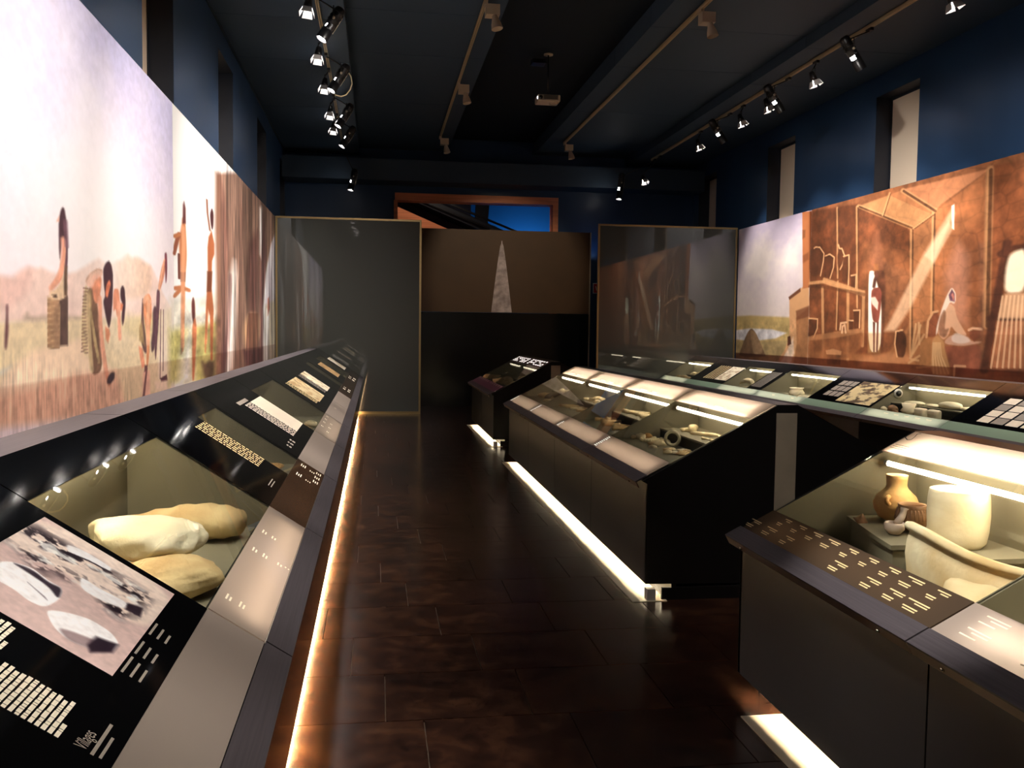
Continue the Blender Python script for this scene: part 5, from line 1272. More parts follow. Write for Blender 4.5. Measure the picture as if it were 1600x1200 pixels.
# ------------------------------------------------------------------ right wall row
RY = [6.86, 8.37, 9.885, 11.41, 12.92, 14.46, 16.03, 17.45]
rname = ['right-wall display case with a grid of small pictures on black, at the right picture edge',
         'right-wall display case with pale stone slabs and small vessels under a tube lamp',
         'right-wall display case with a picture of heaped bones on black',
         'right-wall display case with one small pale pot',
         'right-wall display case with a curved horn and narrow text panel',
         'right-wall display case with a cream drawing on black',
         'right-wall display case with bone pieces, touching the right glass screen']
RU = []
for i in range(7):
    ya, yb = RY[i], RY[i+1]; F = RGT
    t = thing('display_case', rname[i], 'display case', (5.8, (ya+yb)/2, 0), 'cases along the right wall'); RU.append(t)
    shell(F, t, ya, yb, mat('warm_grey_front_%d' % i, (104, 90, 74), .4) if i > 1 else FRONT, True, (5.50, .112), FLOORL)
    a, b = ya+G, yb-G
    vit = {1: (a, b), 3: (a, b), 4: (13.43, b), 6: (a, b)}.get(i)
    m = MB(); F.plate(m, a, b, F.s2 if vit else F.s1, F.len, 0, .006)
    m.build('upper_band' if vit else 'text_panel', BLACKG, t)
    if vit:
        glass_top(F, t, vit[0], vit[1])
        blk = {1: (8.45, 9.80, 5.80, .10), 6: (16.2, 17.0, 5.85, .07)}.get(i)
        interior(F, t, vit[0], vit[1], .735, blk, xb=6.15, tube_sd=(F.s2-.03, .05))
        if i == 4:
            m = MB(); F.plate(m, a, vit[0], F.s1, F.s2, 0, .006); m.build('text_panel', BLACKG, t)
            m = MB(); rows_along_s(F, m, 13.05, 13.35, .25, .66, 6, random.Random(15)); m.build('body_text', TXT_D, t)
        strip(F, t, a, b, STRIP_GL, (.07, .1, STRIPL))
    else:
        strip(F, t, a, b, STRIP_GN)
    r = F.pt(0, F.len); m = MB(); m.prism([(r.x, r.z), (r.x+.16, r.z+.004), (r.x+.16, r.z-.02), (r.x, r.z-.02)], a, b); m.build('ridge_cap', RAIL, t)
    MB().box(6.34, 6.36, a, b, 0, r.z-.02).build('back_panel', BLACK, t)
F = RGT
pic_strip(RU[5], F, 14.48, 15.02, .28, .68, (250, 240, 214), (180, 150, 110), 81)
m = MB(); rows_along_s(F, m, 15.08, 15.5, .28, .68, 5, random.Random(16)); m.build('body_text', TXT_G, RU[5])
pic_strip(RU[2], F, 9.92, 10.72, .22, .66, (236, 214, 160), (60, 44, 30), 82)
for k in range(3):
    for j in range(3):
        m = MB(); F.flat(m, 10.78+k*.14, 10.90+k*.14, .30+j*.12, .40+j*.12); m.build('small_picture', TXT_D, RU[2])
for k in range(5):
    for j in range(4):
        m = MB(); F.flat(m, 7.05+k*.2, 7.22+k*.2, .24+j*.105, .335+j*.105); m.build('small_picture', SHEET if (k+j) % 3 else TXT_D, RU[0])
strip_text(F, RU[1], [(8.6+k*.2, .15, .1) for k in range(5)], TXT_W)
strip_text(F, RU[3], [(11.7, .14, .1), (12.3, .14, .1)], TXT_W)

# ================================================================== EXHIBITS
STONE = mat('pale_grinding_stone', (246, 236, 206), .8, col2=(226, 208, 166), scale=5, bump=.4, bscale=40)
STONEB = mat('brown_pale_stone', (236, 212, 158), .8, col2=(190, 150, 96), scale=6, bump=.4, bscale=40)
FLINT = mat('tan_flint', (214, 168, 104), .5, col2=(170, 120, 70), scale=16)
POT = mat('ochre_pottery', (234, 198, 132), .7, col2=(186, 130, 72), scale=6, bump=.3, bscale=40)
POTC = mat('cream_pottery', (248, 236, 204), .75, col2=(230, 208, 160), scale=5, bump=.15, bscale=50)
POTB = mat('brown_pottery', (176, 132, 92), .7, col2=(110, 78, 54), scale=7, bump=.3, bscale=50)
POTW = mat('whitish_clay', (236, 220, 206), .75, col2=(206, 180, 160), scale=8)
SHERD = mat('large_pale_sherd', (250, 238, 202), .8, col2=(214, 172, 104), scale=3, bump=.3, bscale=30)
ROPE = mat('stitched_rawhide', (226, 204, 150), .7, col2=(160, 126, 80), scale=20)

# ---- left case, grinding stones lying up the slope
ZB = .80
ZB = .74
def notch(p, d):
    k = 1-.55*max(0, -d.x-.62)*2
    return Vector((max(p.x, -.18+.03*math.sin(9*d.y)), p.y*(1+.18*d.x)*k, p.z*(1-.25*max(0, d.z))))
item('grinding_stone', MB().blob((.205, .15, .082), 3, .14, 2.0, 4, (-.765, 3.24, ZB+.150), R(-20), warp=notch), STONE,
     'white rounded grinding stone lying on top of another stone, left case', 'stone', 'grinding stones')
item('grinding_stone', MB().blob((.16, .135, .062), 8, .18, 2.2, 4, (-.66, 3.06, ZB+.054), R(-28), flatb=-.05), STONEB,
     'cream grinding stone underneath the white one, left case', 'stone', 'grinding stones')
m = MB()
path = []; rad = []
for i in range(16):
    t_ = i/15; path.append((-1.0+.46*t_, 3.86-.06*t_+.03*math.sin(3*t_), ZB+.075)); rad.append((.012+.085*min(1, t_*1.7)**.7)*(1 if t_ < .93 else .75)+.006*math.sin(i*1.9))
m.tube(path, rad, 18, flat=.72)
item('grinding_stone', m, STONEB, 'long trough-shaped tan stone behind the white grinding stone', 'stone', 'grinding stones')
ZB = .80
# small flake in the narrow vitrine
m = MB(); m.tube([(-.58, 5.02, ZB+.02), (-.575, 5.10, ZB+.03), (-.565, 5.2, ZB+.035), (-.55, 5.3, ZB+.025), (-.545, 5.34, ZB+.015)], [.005, .05, .06, .045, .012], 14, flat=.35)
item('stone_flake', m, FLINT, 'single tan flint flake in the narrow left vitrine', 'flake')

rb = random.Random(77)
def bone(path, r0, r1, m=None, knob=1.5, seg=8):
    m = m or MB(); P_ = [Vector(p) for p in path]
    pts = []; rs = []
    n = 9
    for i in range(n):
        t_ = i/(n-1); f = t_*(len(P_)-1); k = min(int(f), len(P_)-2); q = P_[k].lerp(P_[k+1], f-k)
        r = r0+(r1-r0)*t_
        if t_ < .13: r *= knob
        if t_ > .9: r *= (knob if r1 > .6*r0 else .3)
        pts.append(q); rs.append(r)
    return m.tube(pts, rs, seg)
def add_bone(a, b, r0, r1, z, label, mt=BONE, bend=(0, 0), grp=None, name='bone_tool', cat='bone', knob=1.4):
    mid = ((a[0]+b[0])/2+bend[0], (a[1]+b[1])/2+bend[1], z+max(r0, r1))
    return item(name, bone([(a[0], a[1], z+r0), mid, (b[0], b[1], z+max(r1, .004))], r0, r1, knob=knob), mt, label, cat, grp)
# golden bone tools in the left case
for k, (a, b, lab) in enumerate((((-.80, 7.22), (-.52, 7.62), 'longest golden bone awl in the left-row vitrine'), ((-.70, 7.16), (-.49, 7.40), 'golden bone point just in front of the longest awl'), ((-.60, 7.12), (-.485, 7.22), 'short golden bone point at the lower corner of the left-row vitrine'))):
    add_bone(a, b, .022, .012, ZB, lab, BONE, (.01, .02), 'bone tools in the left row')
item('bone_fragment', MB().blob((.05, .07, .03), 5, .35, 2, 2, (-.52, 7.62, ZB+.02), .4), BONEP, 'pale lumpy bone end beside the golden awls, left row', 'bone', 'bone tools in the left row')
add_bone((-.75, 12.6), (-.6, 12.75), .02, .01, ZB, 'small bone point in the narrow greenish left vitrine', BONE)
add_bone((-.8, 14.9), (-.55, 15.3), .025, .015, ZB, 'long bone piece in the greenish vitrine near the glass screen', BONE)
add_bone((-.62, 14.75), (-.5, 15.0), .02, .02, ZB, 'short thick bone in the greenish vitrine near the glass screen', BONEP)

# ---- central island, near unit
ZB = .805; ZK = ZB+.08
m = MB()
m.tube([(2.035+.047*math.sin(2*math.pi*k/30)*.95, 6.17-.047*math.sin(2*math.pi*k/30)*.31, ZB+.059+.047*math.cos(2*math.pi*k/30)) for k in range(31)], .0115, 10, False)
item('stone_bangle', m, mat('grey_stone_ring', (206, 198, 172), .4, col2=(160, 150, 124), scale=20), 'grey stone bangle standing upright against the black block', 'bangle')
for k, (x, y, r, mt, lab) in enumerate(((1.90, 6.66, .022, BONEP, 'tiny shell at the far left of the bead display'), (1.94, 6.62, .036, SHELL, 'largest round shell beside the string of beads'), (2.01, 6.66, .032, FLINT, 'pinkish round shell next to the largest shell'), (2.03, 6.58, .020, SHELL, 'small shell just right of the pinkish one'), (2.08, 6.56, .016, SHELL, 'smallest shell bead behind the bead string'))):
    item('sea_shell', MB().blob((r, r*1.15, r*.75), 90+k, .25, 3, 2, (x, y, ZB+r*.6)), mt, lab, 'shell', 'shells in the near island unit')
nk = thing('bead_necklace', 'double row of pale shell beads laid out in the near island unit', 'necklace', (1.99, 6.40, ZB))
bme = None
for k in range(22):
    x = 1.905+.0155*(k//2)+.006*(k % 2); y = 6.47-.012*(k//2)+.05*(k % 2)-.03*math.sin(k*.35); p = (x-1.99, y-6.40, .0135)
    if bme is None:
        o = MB().blob((.015, .015, .0135), 1, .1, 2, 2).build('bead', BONEP); o.parent = nk; o.location = p; bme = o.data
    else: share('bead', bme, nk, p)
frag_spots = [(1.92, 6.27, .03, 'flat shell sliver below the bead string'), (1.97, 6.24, .045, 'squarish bone plaque below the bead string'), (1.88, 6.12, .028, 'thin dark sliver nearest the glass edge, left of the fragments'), (1.93, 5.95, .03, 'leftmost fragment of the small heap by the bangle'), (1.97, 5.98, .026, 'dark fragment at the back of the small heap by the bangle'), (2.01, 5.92, .026, 'fragment at the middle back of the small heap'), (2.04, 5.87, .030, 'rightmost fragment of the small heap, by the case end'), (1.89, 5.82, .032, 'pale fragment at the front left of the small heap'), (1.93, 5.80, .028, 'yellowish fragment at the front middle of the small heap'), (1.965, 5.74, .038, 'largest front fragment of the small heap')]
for k, (x, y, r, lab) in enumerate(frag_spots):
    item('shell_fragment', MB().blob((r, r*1.1, r*.45), 120+k, .5, 3, 2, (x, y, ZB+r*.3), rb.uniform(0, 3)), (BONE, BONEP, SHELL)[k % 3], lab, 'fragment', 'fragments in the near island unit')
blk_items = [((2.191, 6.40), .03, 'small yellow knuckle bone at the far end of the block'), ((2.227, 6.38), .028, 'perforated bone piece beside the small knuckle bone'), ((2.249, 6.36), .045, 'largest knobbly bone on the block')]
for k, (p, r, lab) in enumerate(blk_items):
    item('knuckle_bone', MB().blob((r, r*.9, r*.7), 140+k, .5, 2.4, 2, (p[0], p[1], ZK+r*.45), .3*k), BONEP, lab, 'bone', 'bones on the near block')
m = MB(); m.tube([(2.177, 6.20, ZK+.012), (2.206, 6.16, ZK+.016), (2.249, 6.10, ZK+.016), (2.292, 6.03, ZK+.018), (2.303, 5.96, ZK+.016), (2.278, 5.93, ZK+.012)], [.01, .012, .013, .011, .009, .006], 8)
item('bone_hook', m, BONEP, 'long curved bone hook lying on the near block', 'bone', 'bones on the near block')
for k, (x, y, r, lab) in enumerate(((2.163, 5.90, .03, 'whitish splinter at the front of the block below the hook'), (2.184, 5.80, .026, 'bluish pale splinter at the front of the block'), (2.213, 5.72, .03, 'splinter on the block nearest the case end'), (2.256, 5.80, .028, 'splinter at the back right of the block'))):
    add_bone((x, y+r), (x+.03, y-r*1.4), .008, .005, ZK, lab, BONEP, grp='bones on the near block', name='bone_splinter')
# ---- second unit : awls
ZK = ZB+.08
aw = [((1.93, 8.02), (2.10, 8.0), 'uppermost front awl of the island unit with bone awls'), ((1.97, 7.96), (2.02, 7.86), 'stubby bone between the upper front awls'), ((2.0, 7.92), (2.16, 7.95), 'thick awl behind the stubby bone'), ((1.92, 7.72), (2.12, 7.78), 'broad yellow bone across the middle of the front awls'), ((1.88, 7.58), (2.02, 7.52), 'awl below the broad yellow bone'), ((1.95, 7.5), (2.14, 7.42), 'slender awl reaching to the right'), ((1.92, 7.36), (2.08, 7.30), 'second slender awl from the front'), ((1.88, 7.24), (2.04, 7.22), 'awl lying nearest the glass edge')]
for k, (a, b, lab) in enumerate(aw): add_bone(a, b, .018 if k in (2, 3) else .013, .008 if k > 4 else .014, ZB, lab, BONE, (.0, .01), 'front bone awls')
for a, b, lab in (((2.163, 7.95), (2.321, 7.68), 'longest bone rod on the block of the awl unit'), ((2.170, 7.86), (2.249, 7.62), 'second bone rod on the block of the awl unit'), ((2.191, 7.62), (2.307, 7.40), 'third bone rod on the block of the awl unit'), ((2.177, 7.42), (2.249, 7.22), 'shortest bone rod on the block of the awl unit')):
    add_bone(a, b, .014, .012, ZK, lab, BONEP, grp='bone rods on the block')
# ---- third unit : curved ribs
for k, (a, b, lab) in enumerate((((1.90, 9.52), (1.97, 9.46), 'small nub at the left of the curved ribs'), ((1.93, 9.5), (2.08, 9.40), 'first curved rib from the far side'), ((1.94, 9.36), (2.10, 9.20), 'second curved rib from the far side'), ((1.94, 9.14), (2.12, 9.02), 'third curved rib from the far side'), ((1.95, 8.92), (2.06, 8.78), 'short curved rib nearest the viewer'))):
    add_bone(a, b, .014, .013, ZB, lab, BONE if k != 3 else BONEP, (.05, .04), 'curved ribs in the island', name='rib_bone', knob=1.1)
for k, (x, y, r, lab) in enumerate(((2.163, 9.36, .035, 'first pale bone on the block behind the curved ribs'), (2.191, 9.22, .045, 'lumpy bone in the middle of the block behind the ribs'), (2.235, 9.18, .05, 'largest lumpy bone on the block behind the ribs'), (2.292, 9.12, .035, 'rear bone on the block behind the ribs'), (2.177, 9.0, .03, 'front bone on the block behind the ribs'), (2.249, 8.95, .03, 'rightmost bone on the block behind the ribs'))):
    item('bone_fragment', MB().blob((r, r*1.4, r*.6), 160+k, .5, 2.5, 2, (x, y, ZK+r*.35), .5*k), BONEP, lab, 'bone', 'bones on the third block')
# ---- far unit
item('jaw_bone', MB().blob((.07, .10, .035), 171, .45, 2.2, 3, (1.98, 10.78, ZB+.03), .5), BONE, 'yellow jawbone piece in the far island unit', 'bone')
m = MB(); m.tube([(1.95, 10.5, ZB+.02), (2.02, 10.62, ZB+.05), (2.10, 10.62, ZB+.06), (2.17, 10.52, ZB+.03), (2.18, 10.44, ZB+.01)], [.03, .028, .02, .012, .004], 10)
item('curved_horn', m, mat('dark_horn', (96, 74, 48), .5, col2=(60, 46, 32), scale=10), 'dark curved horn beside the yellow jawbone', 'horn')
item('stone_disc', MB().blob((.045, .055, .018), 172, .2, 2, 2, (1.90, 10.2, ZB+.015)), BONEP, 'flat pale disc at the front of the far island unit', 'disc')
for k, (x, y, r, lab) in enumerate(((2.163, 10.62, .045, 'flat pale bone at the left of the far block'), (2.191, 10.45, .04, 'pale bone in the middle of the far block'), (2.242, 10.40, .045, 'pale bone at the right of the far block'))):
    item('bone_fragment', MB().blob((r, r*1.3, r*.5), 180+k, .45, 2.5, 2, (x, y, ZK+r*.3), .7*k), BONEP, lab, 'bone', 'bones on the far block')
# ---- small far island
for k, (x, y, r, lab) in enumerate(((1.80, 15.0, .07, 'leftmost golden bone heap piece in the small far case'), (1.90, 14.85, .07, 'second golden bone piece in the small far case'), (1.86, 13.75, .09, 'largest golden bone piece in the small far case'), (1.93, 13.6, .08, 'golden bone piece behind the largest one, small far case'), (1.92, 13.3, .07, 'rightmost golden bone piece in the small far case'))):
    item('bone_fragment', MB().blob((r, r*1.6, r*.6), 190+k, .6, 2.6, 2, (x, y, ZB+r*.4), .8*k), BONE, lab, 'bone', 'golden bones in the small far case')
for k, (x, y, lab) in enumerate(((2.12, 14.85, 'pale shard on the left block of the small far case'), (2.13, 13.4, 'pale shard on the right block of the small far case'))):
    item('bone_fragment', MB().blob((.06, .09, .03), 196+k, .4, 2.2, 2, (x, y, ZB+.095), .9*k), BONEP, lab, 'bone', 'shards in the small far case')

# ---- near right island : pottery on a low stand
ZS = .80
st = thing('display_stand', 'low grey stand under the jug and ladle, near right case', 'stand', (2.2, 3.4, .66))
sp = [(1.94, 3.24), (1.97, 3.40), (2.06, 3.80), (2.385, 3.80), (2.385, 3.0), (2.06, 3.0), (2.06, 3.24)]
def slab(pts, z0, z1): 
    m = MB(); n = len(pts); m.add([(x, y, z0) for x, y in pts]+[(x, y, z1) for x, y in pts], [tuple(range(n-1, -1, -1)), tuple(range(n, 2*n))]+[(i, (i+1) % n, n+(i+1) % n, n+i) for i in range(n)]); return m
slab(sp, ZS-.018, ZS).build('stand_top', OLIVE, st)
slab([(x+(.015 if x < 2.2 else 0), y+(.012 if y < 3.3 else -.01)) for x, y in sp], .66, ZS-.018).build('stand_body', OLIVE, st)
def pot(name, c, prof, mt, label, cat, group=None, lean=0):
    t = MB().lathe(prof, (0, 0, 0), 40)
    o = t.build(name, mt); o.location = c; o.rotation_euler = (lean, 0, 0)
    return tag(o, label, cat, group)
j = thing('jug', 'round ochre jug with a narrow neck, near right case', 'jug', (2.205, 3.655, ZS))
o = MB().lathe([(0, 0), (.035, .002), (.07, .022), (.090, .055), (.093, .082), (.080, .112), (.060, .132), (.046, .146), (.041, .160), (.043, .185), (.045, .203), (.040, .203), (.037, .18), (.036, .15), (.05, .13), (.07, .10), (.06, .03), (0, .012)], (0, 0, 0), 40).build('vessel', POT)
o.parent = j
o = MB().tube([(-.062, -.045, .118), (-.078, -.058, .112), (-.082, -.066, .098), (-.070, -.062, .088)], [.011, .010, .010, .011], 8).build('lug_handle', POT); o.parent = j
cup = thing('carinated_cup', 'small brown cup with a fluted shoulder, in front of the jug', 'cup', (2.165, 3.47, ZS))
o = MB().lathe([(0, 0), (.028, .004), (.052, .022), (.066, .05), (.062, .078), (.054, .098), (.056, .112), (.052, .112), (.049, .098), (.055, .07), (.045, .025), (0, .012)], (0, 0, 0), 40).build('vessel', POTB); o.parent = cup
m = MB()
for k in range(26):
    a = 2*math.pi*k/26; m.tube([(.0665*math.cos(a), .0665*math.sin(a), .052), (.056*math.cos(a), .056*math.sin(a), .096)], .0028, 5)
o = m.build('fluting', POTB); o.parent = cup
ld = thing('ladle', 'whitish clay ladle lying before the brown cup', 'ladle', (2.06, 3.42, ZS))
o = MB().lathe([(0, .0), (.022, .004), (.038, .022), (.040, .042), (.036, .05), (.030, .044), (.026, .02), (0, .012)], (0, 0, 0), 28).build('bowl', POTW); o.parent = ld
o = MB().tube([(.018, .01, .042), (.04, .02, .064), (.055, .026, .084), (.06, .028, .10)], [.017, .014, .014, .018], 10).build('handle', POTW); o.parent = ld
pot('beaker', (2.20, 3.22, ZS-.0), [(0, 0), (.085, .0), (.100, .018), (.108, .06), (.112, .12), (.110, .18), (.105, .215), (.099, .215), (.104, .18), (.105, .10), (.095, .03), (0, .02)], POTC, 'tall cream barrel beaker, near right case', 'beaker')
# big curved wall sherd with a rolled double rim
m = MB(); nu, nv = 26, 12; ring = []
sec = [(0, 0), (-.004, .06), (-.012, .12), (-.006, .17), (.004, .20), (-.016, .215), (-.020, .228), (-.008, .238), (.016, .236), (.03, .222), (.036, .19), (.028, .12), (.03, 0)]
vs = []; fs = []
for i in range(nu+1):
    t_ = i/nu; y = 3.20-.74*t_; xc = 1.985-.055*math.sin(math.pi*min(1, t_*1.05))+.03*t_; hh = 1.0-.10*t_+.03*math.sin(7*t_)
    for dx, dz in sec: vs.append((xc+dx, y, .664+dz*hh))
n = len(sec)
for i in range(nu):
    for k in range(n): fs.append((i*n+k, (i+1)*n+k, (i+1)*n+(k+1) % n, i*n+(k+1) % n))
m.add(vs, fs, True); m.add([vs[k] for k in range(n)], [tuple(range(n))]); m.add([vs[nu*n+k] for k in range(n)], [tuple(range(n-1, -1, -1))])
item('large_sherd', m, SHERD, 'huge pale rim sherd of a storage jar, at the right of the stand', 'sherd')
m = MB(); m.blob((.10, .15, .085), 201, .25, 2, 4, (1.86, 2.60, .745), .1); item('stone_mortar', m, SHERD, 'lumpy cream stone in front of the huge rim sherd', 'stone')
# conical piece in the front corner
m = MB(); m.tube([(1.84, 3.72, .735), (1.845, 3.66, .725), (1.85, 3.58, .71), (1.855, 3.50, .70), (1.86, 3.47, .69)], [.012, .032, .045, .05, .03], 16, flat=.7)
item('cone_shell', m, mat('fluted_cone', (226, 204, 160), .6, col2=(170, 140, 96), scale=30, stretch=(6, 1, 1)), 'ribbed conical shell in the front corner of the near right case', 'shell')
m = MB(); m.tube([(2.045, 3.66, ZS), (2.05, 3.655, ZS+.012), (2.05, 3.65, ZS+.038)], [.036, .026, .004], 4)
item('small_sherd', m, POTB, 'little pointed sherd left of the ladle on the stand', 'sherd')

# ---- right wall cases
ZR = .735
for k, (x, y, sx, sy, h, lab) in enumerate(((5.88, 9.45, .07, .17, .035, 'flat pale slab at the left of the shelf, right-wall case'), (5.90, 9.12, .06, .12, .03, 'thin pale slab in the middle of the shelf, right-wall case'), (5.92, 8.86, .09, .17, .075, 'thick rounded pale slab on the shelf, right-wall case'), (5.96, 8.62, .07, .10, .04, 'small pale slab at the right end of the shelf'))):
    item('stone_slab', MB().blob((sx, sy, h*.6), 210+k, .12, 2, 3, (x, y, ZR+.10+h*.45), flatb=-h*.45), STONE, lab, 'slab', 'pale slabs on the shelf')
for k, (x, y, r, lab) in enumerate(((5.66, 9.70, .04, 'small round pebble at the left below the shelf'), (5.68, 9.55, .055, 'round stone bowl below the shelf'), (5.64, 9.42, .03, 'tiny stone pin between bowl and funnel'))):
    item('small_vessel', MB().blob((r, r, r*.8), 220+k, .2, 2, 3, (x, y, ZR+r*.7)), POTB if k else POTC, lab, 'vessel', 'small vessels below the shelf')
pot('funnel_cup', (5.68, 9.24, ZR), [(0, 0), (.03, 0), (.05, .02), (.085, .05), (.06, .085), (.075, .13), (.068, .13), (.05, .085), (0, .06)], POTC, 'tan waisted funnel cup below the shelf, right-wall case', 'cup')
for k, (x, y, lab) in enumerate(((5.66, 8.98, 'left of the two square tan blocks below the shelf'), (5.67, 8.76, 'right of the two square tan blocks below the shelf'))):
    m = MB(); m.box(x-.04, x+.04, y-.075, y+.075, ZR, ZR+.10); o = item('square_block', m, POTC, lab, 'block', 'square blocks below the shelf')
    bv = o.modifiers.new('round', 'BEVEL'); bv.width = .02; bv.segments = 3
ds = thing('wall_socket_lamp', 'small round black fitting with white ring on the vitrine side, right-wall case', 'lamp', (5.93, 9.872, .86))
MB().cyl((5.93, 9.872, .93), (5.93, 9.862, .93), .052, seg=24).build('ring', HOUS, ds)
MB().cyl((5.93, 9.862, .93), (5.93, 9.852, .93), .032, seg=20).build('lens', BLKP, ds)
pot('small_pot', (5.70, 11.98, ZR), [(0, 0), (.07, 0), (.10, .03), (.105, .06), (.085, .09), (.078, .105), (.098, .125), (.092, .127), (.07, .105), (.08, .085), (.095, .06), (0, .02)], POTC, 'small pale pot with a flared rim, alone in a right-wall vitrine', 'pot')
item('stone_slab', MB().blob((.10, .10, .025), 231, .15, 2, 3, (5.66, 11.68, ZR+.02), flatb=-.02), STONE, 'flat pale slab lying right of the small pot', 'slab')
m = MB(); pts = []; rs = []
for k in range(16):
    a = math.pi*(.05+.85*k/15); pts.append((5.72+.06*math.sin(a), 13.83-.28*math.cos(a), ZR+.02+.10*math.sin(a))); rs.append(.012+.03*math.sin(math.pi*k/15))
m.tube(pts, rs, 10)
item('curved_horn', m, BONEP, 'pale curved horn arching in the right-wall vitrine', 'horn')
for k, (x, y, z, r, lab) in enumerate(((5.70, 17.0, ZR, .06, 'flat bone at the front left of the vitrine by the right screen'), (5.76, 16.75, ZR, .07, 'oval bone at the front of the vitrine by the right screen'), (5.68, 16.4, ZR, .05, 'small bone at the front right of the vitrine by the right screen'), (5.95, 16.85, ZR+.07, .06, 'left bone on the block by the right screen'), (5.98, 16.6, ZR+.07, .07, 'middle bone on the block by the right screen'), (5.95, 16.35, ZR+.07, .05, 'right bone on the block by the right screen'))):
    item('bone_fragment', MB().blob((r, r*1.7, r*.5), 240+k, .5, 2.4, 2, (x, y, z+r*.3), .6*k), BONEP if k > 2 else BONE, lab, 'bone', 'bones by the right screen')

# ================================================================== TRACK LIGHTS AND PROJECTOR
def track(label, x, z, y0, y1, zc):
    t = thing('lighting_track', label, 'track', (x, (y0+y1)/2, z), 'ceiling lighting tracks')
    m = MB(); m.box(x-.018, x-.006, y0, y1, z, zc); m.box(x+.006, x+.018, y0, y1, z, zc); m.box(x-.018, x+.018, y0, y1, zc-.006, zc)
    m.build('channel', TRACK, t)
    MB().box(x-.005, x+.005, y0+.01, y1-.01, zc-.012, zc-.007).build('conductor', BLKP, t)
    for y in (y0, y1): MB().box(x-.02, x+.02, y-.03, y, z-.002, zc).build('end_cap', TRACK, t)
    return t
XTL, XTR, ZT = -.675, 5.83, 5.255
track('cream lighting track of black spotlights above the left mural', XTL, ZT, -1.0, 19.5, 5.30)
track('cream lighting track of black spotlights above the right mural', XTR, ZT, -1.0, 19.5, 5.30)
track('cream track with three white spotlights, left of the projector', 1.25, 5.405, 1.0, 18.9, 5.45)
track('cream track with two white spotlights, right of the projector', 3.79, 5.405, 1.0, 18.9, 5.45)

def frame_of(d):
    d = Vector(d).normalized(); ref = Vector((0, 1, 0)); a = d.cross(ref)
    a = a.normalized() if a.length > .1 else Vector((1, 0, 0)); b = d.cross(a).normalized()
    return d, a, b
def spot_lamp(par, pos, d, watts, ang=60, blend=.7, size=.03):
    l = bpy.data.lights.new('spot_beam', 'SPOT'); l.energy = watts; l.color = HALO; l.spot_size = R(ang); l.spot_blend = blend; l.shadow_soft_size = size
    o = bpy.data.objects.new('spot_beam', l); C.objects.link(o)
    o.rotation_mode = 'QUATERNION'; o.rotation_quaternion = Vector(d).to_track_quat('-Z', 'Y')
    o.location = pos; o.parent = par; o.matrix_parent_inverse = Matrix.Translation(-parent_loc(par))
    return o
def stem(par, xt, y, zt, p, m_=BLKP):
    MB().box(xt-.02, xt+.02, y-.06, y+.06, zt-.035, zt).build('track_adapter', m_, par)
    MB().cyl((xt, y, zt-.03), p, .009, seg=8).build('stem', m_, par)
def profile_spot(label, xt, y, rear, lens, zt, watts, group, aim=None):
    """long black profile spotlight from rear point to lens point"""
    rear = Vector(rear); lens = Vector(lens); d, a, b = frame_of(lens-rear); L_ = (lens-rear).length
    t = thing('profile_spotlight', label, 'spotlight', tuple(rear), group)
    r = .062
    m = MB(); m.tube([rear-d*.01, rear, rear+d*.03, rear+d*(L_*.58)], [.03, r*.8, r, r], 20); m.build('lamp_house', BLKP, t)
    for k in range(3): 
        c = rear+d*(.06+.05*k); m = MB(); m.tube([c, c+d*.012], [r+.008, r+.008], 20); m.build('cooling_fin', BLKP, t)
    MB().tube([rear+d*(L_*.58), rear+d*(L_*.70)], r*.72, 18).build('lamp_gap', LENS, t)
    m = MB(); s0, s1 = rear+d*(L_*.70), lens+d*.02
    m.tube([s0, s0+d*.01, s1], [r*.8, r*1.02, r*1.05], 20, caps=False); m.tube([s0, s1], [r*.95, r*.97], 20, caps=False); m.build('snout', BLKP, t)
    # half collar that hides the gap on the upper side
    m = MB(); n = 14; vs = []; fs = []
    for i in range(n+1):
        th = math.pi*(-.62+1.24*i/n); v = (a*math.cos(th)+b*math.sin(th))
        vs += [rear+d*(L_*.56)+v*r*1.03, rear+d*(L_*.72)+v*r*1.03]
    for i in range(n): fs.append((2*i, 2*i+1, 2*i+3, 2*i+2))
    m.add(vs, fs, True); m.build('gap_collar', BLKP, t)
    m = MB(); m.tube([lens-d*.012, lens-d*.006], r*.86, 20); m.build('lens', LENS, t)
    # yoke
    c = rear+d*(L_*.4)
    m = MB(); m.tube([c+b*(r+.012), c+b*(r+.012)+Vector((0, 0, .13)), c-b*(r+.012)+Vector((0, 0, .13)), c-b*(r+.012)], .006, 6); m.build('yoke', BLKP, t)
    MB().cyl(c+b*r, c+b*(r+.03), .016, seg=10).build('clamp_knob', STEEL, t)
    MB().tube([rear+a*r*1.1+d*.08, lens+a*r*1.12-d*.10], .004, 6).build('shutter_rod', STEEL, t)
    stem(t, xt, y, zt, c+Vector((0, 0, .13)))
    spot_lamp(t, lens+d*.03, aim if aim else d, watts, 64, 1.0)
    return t
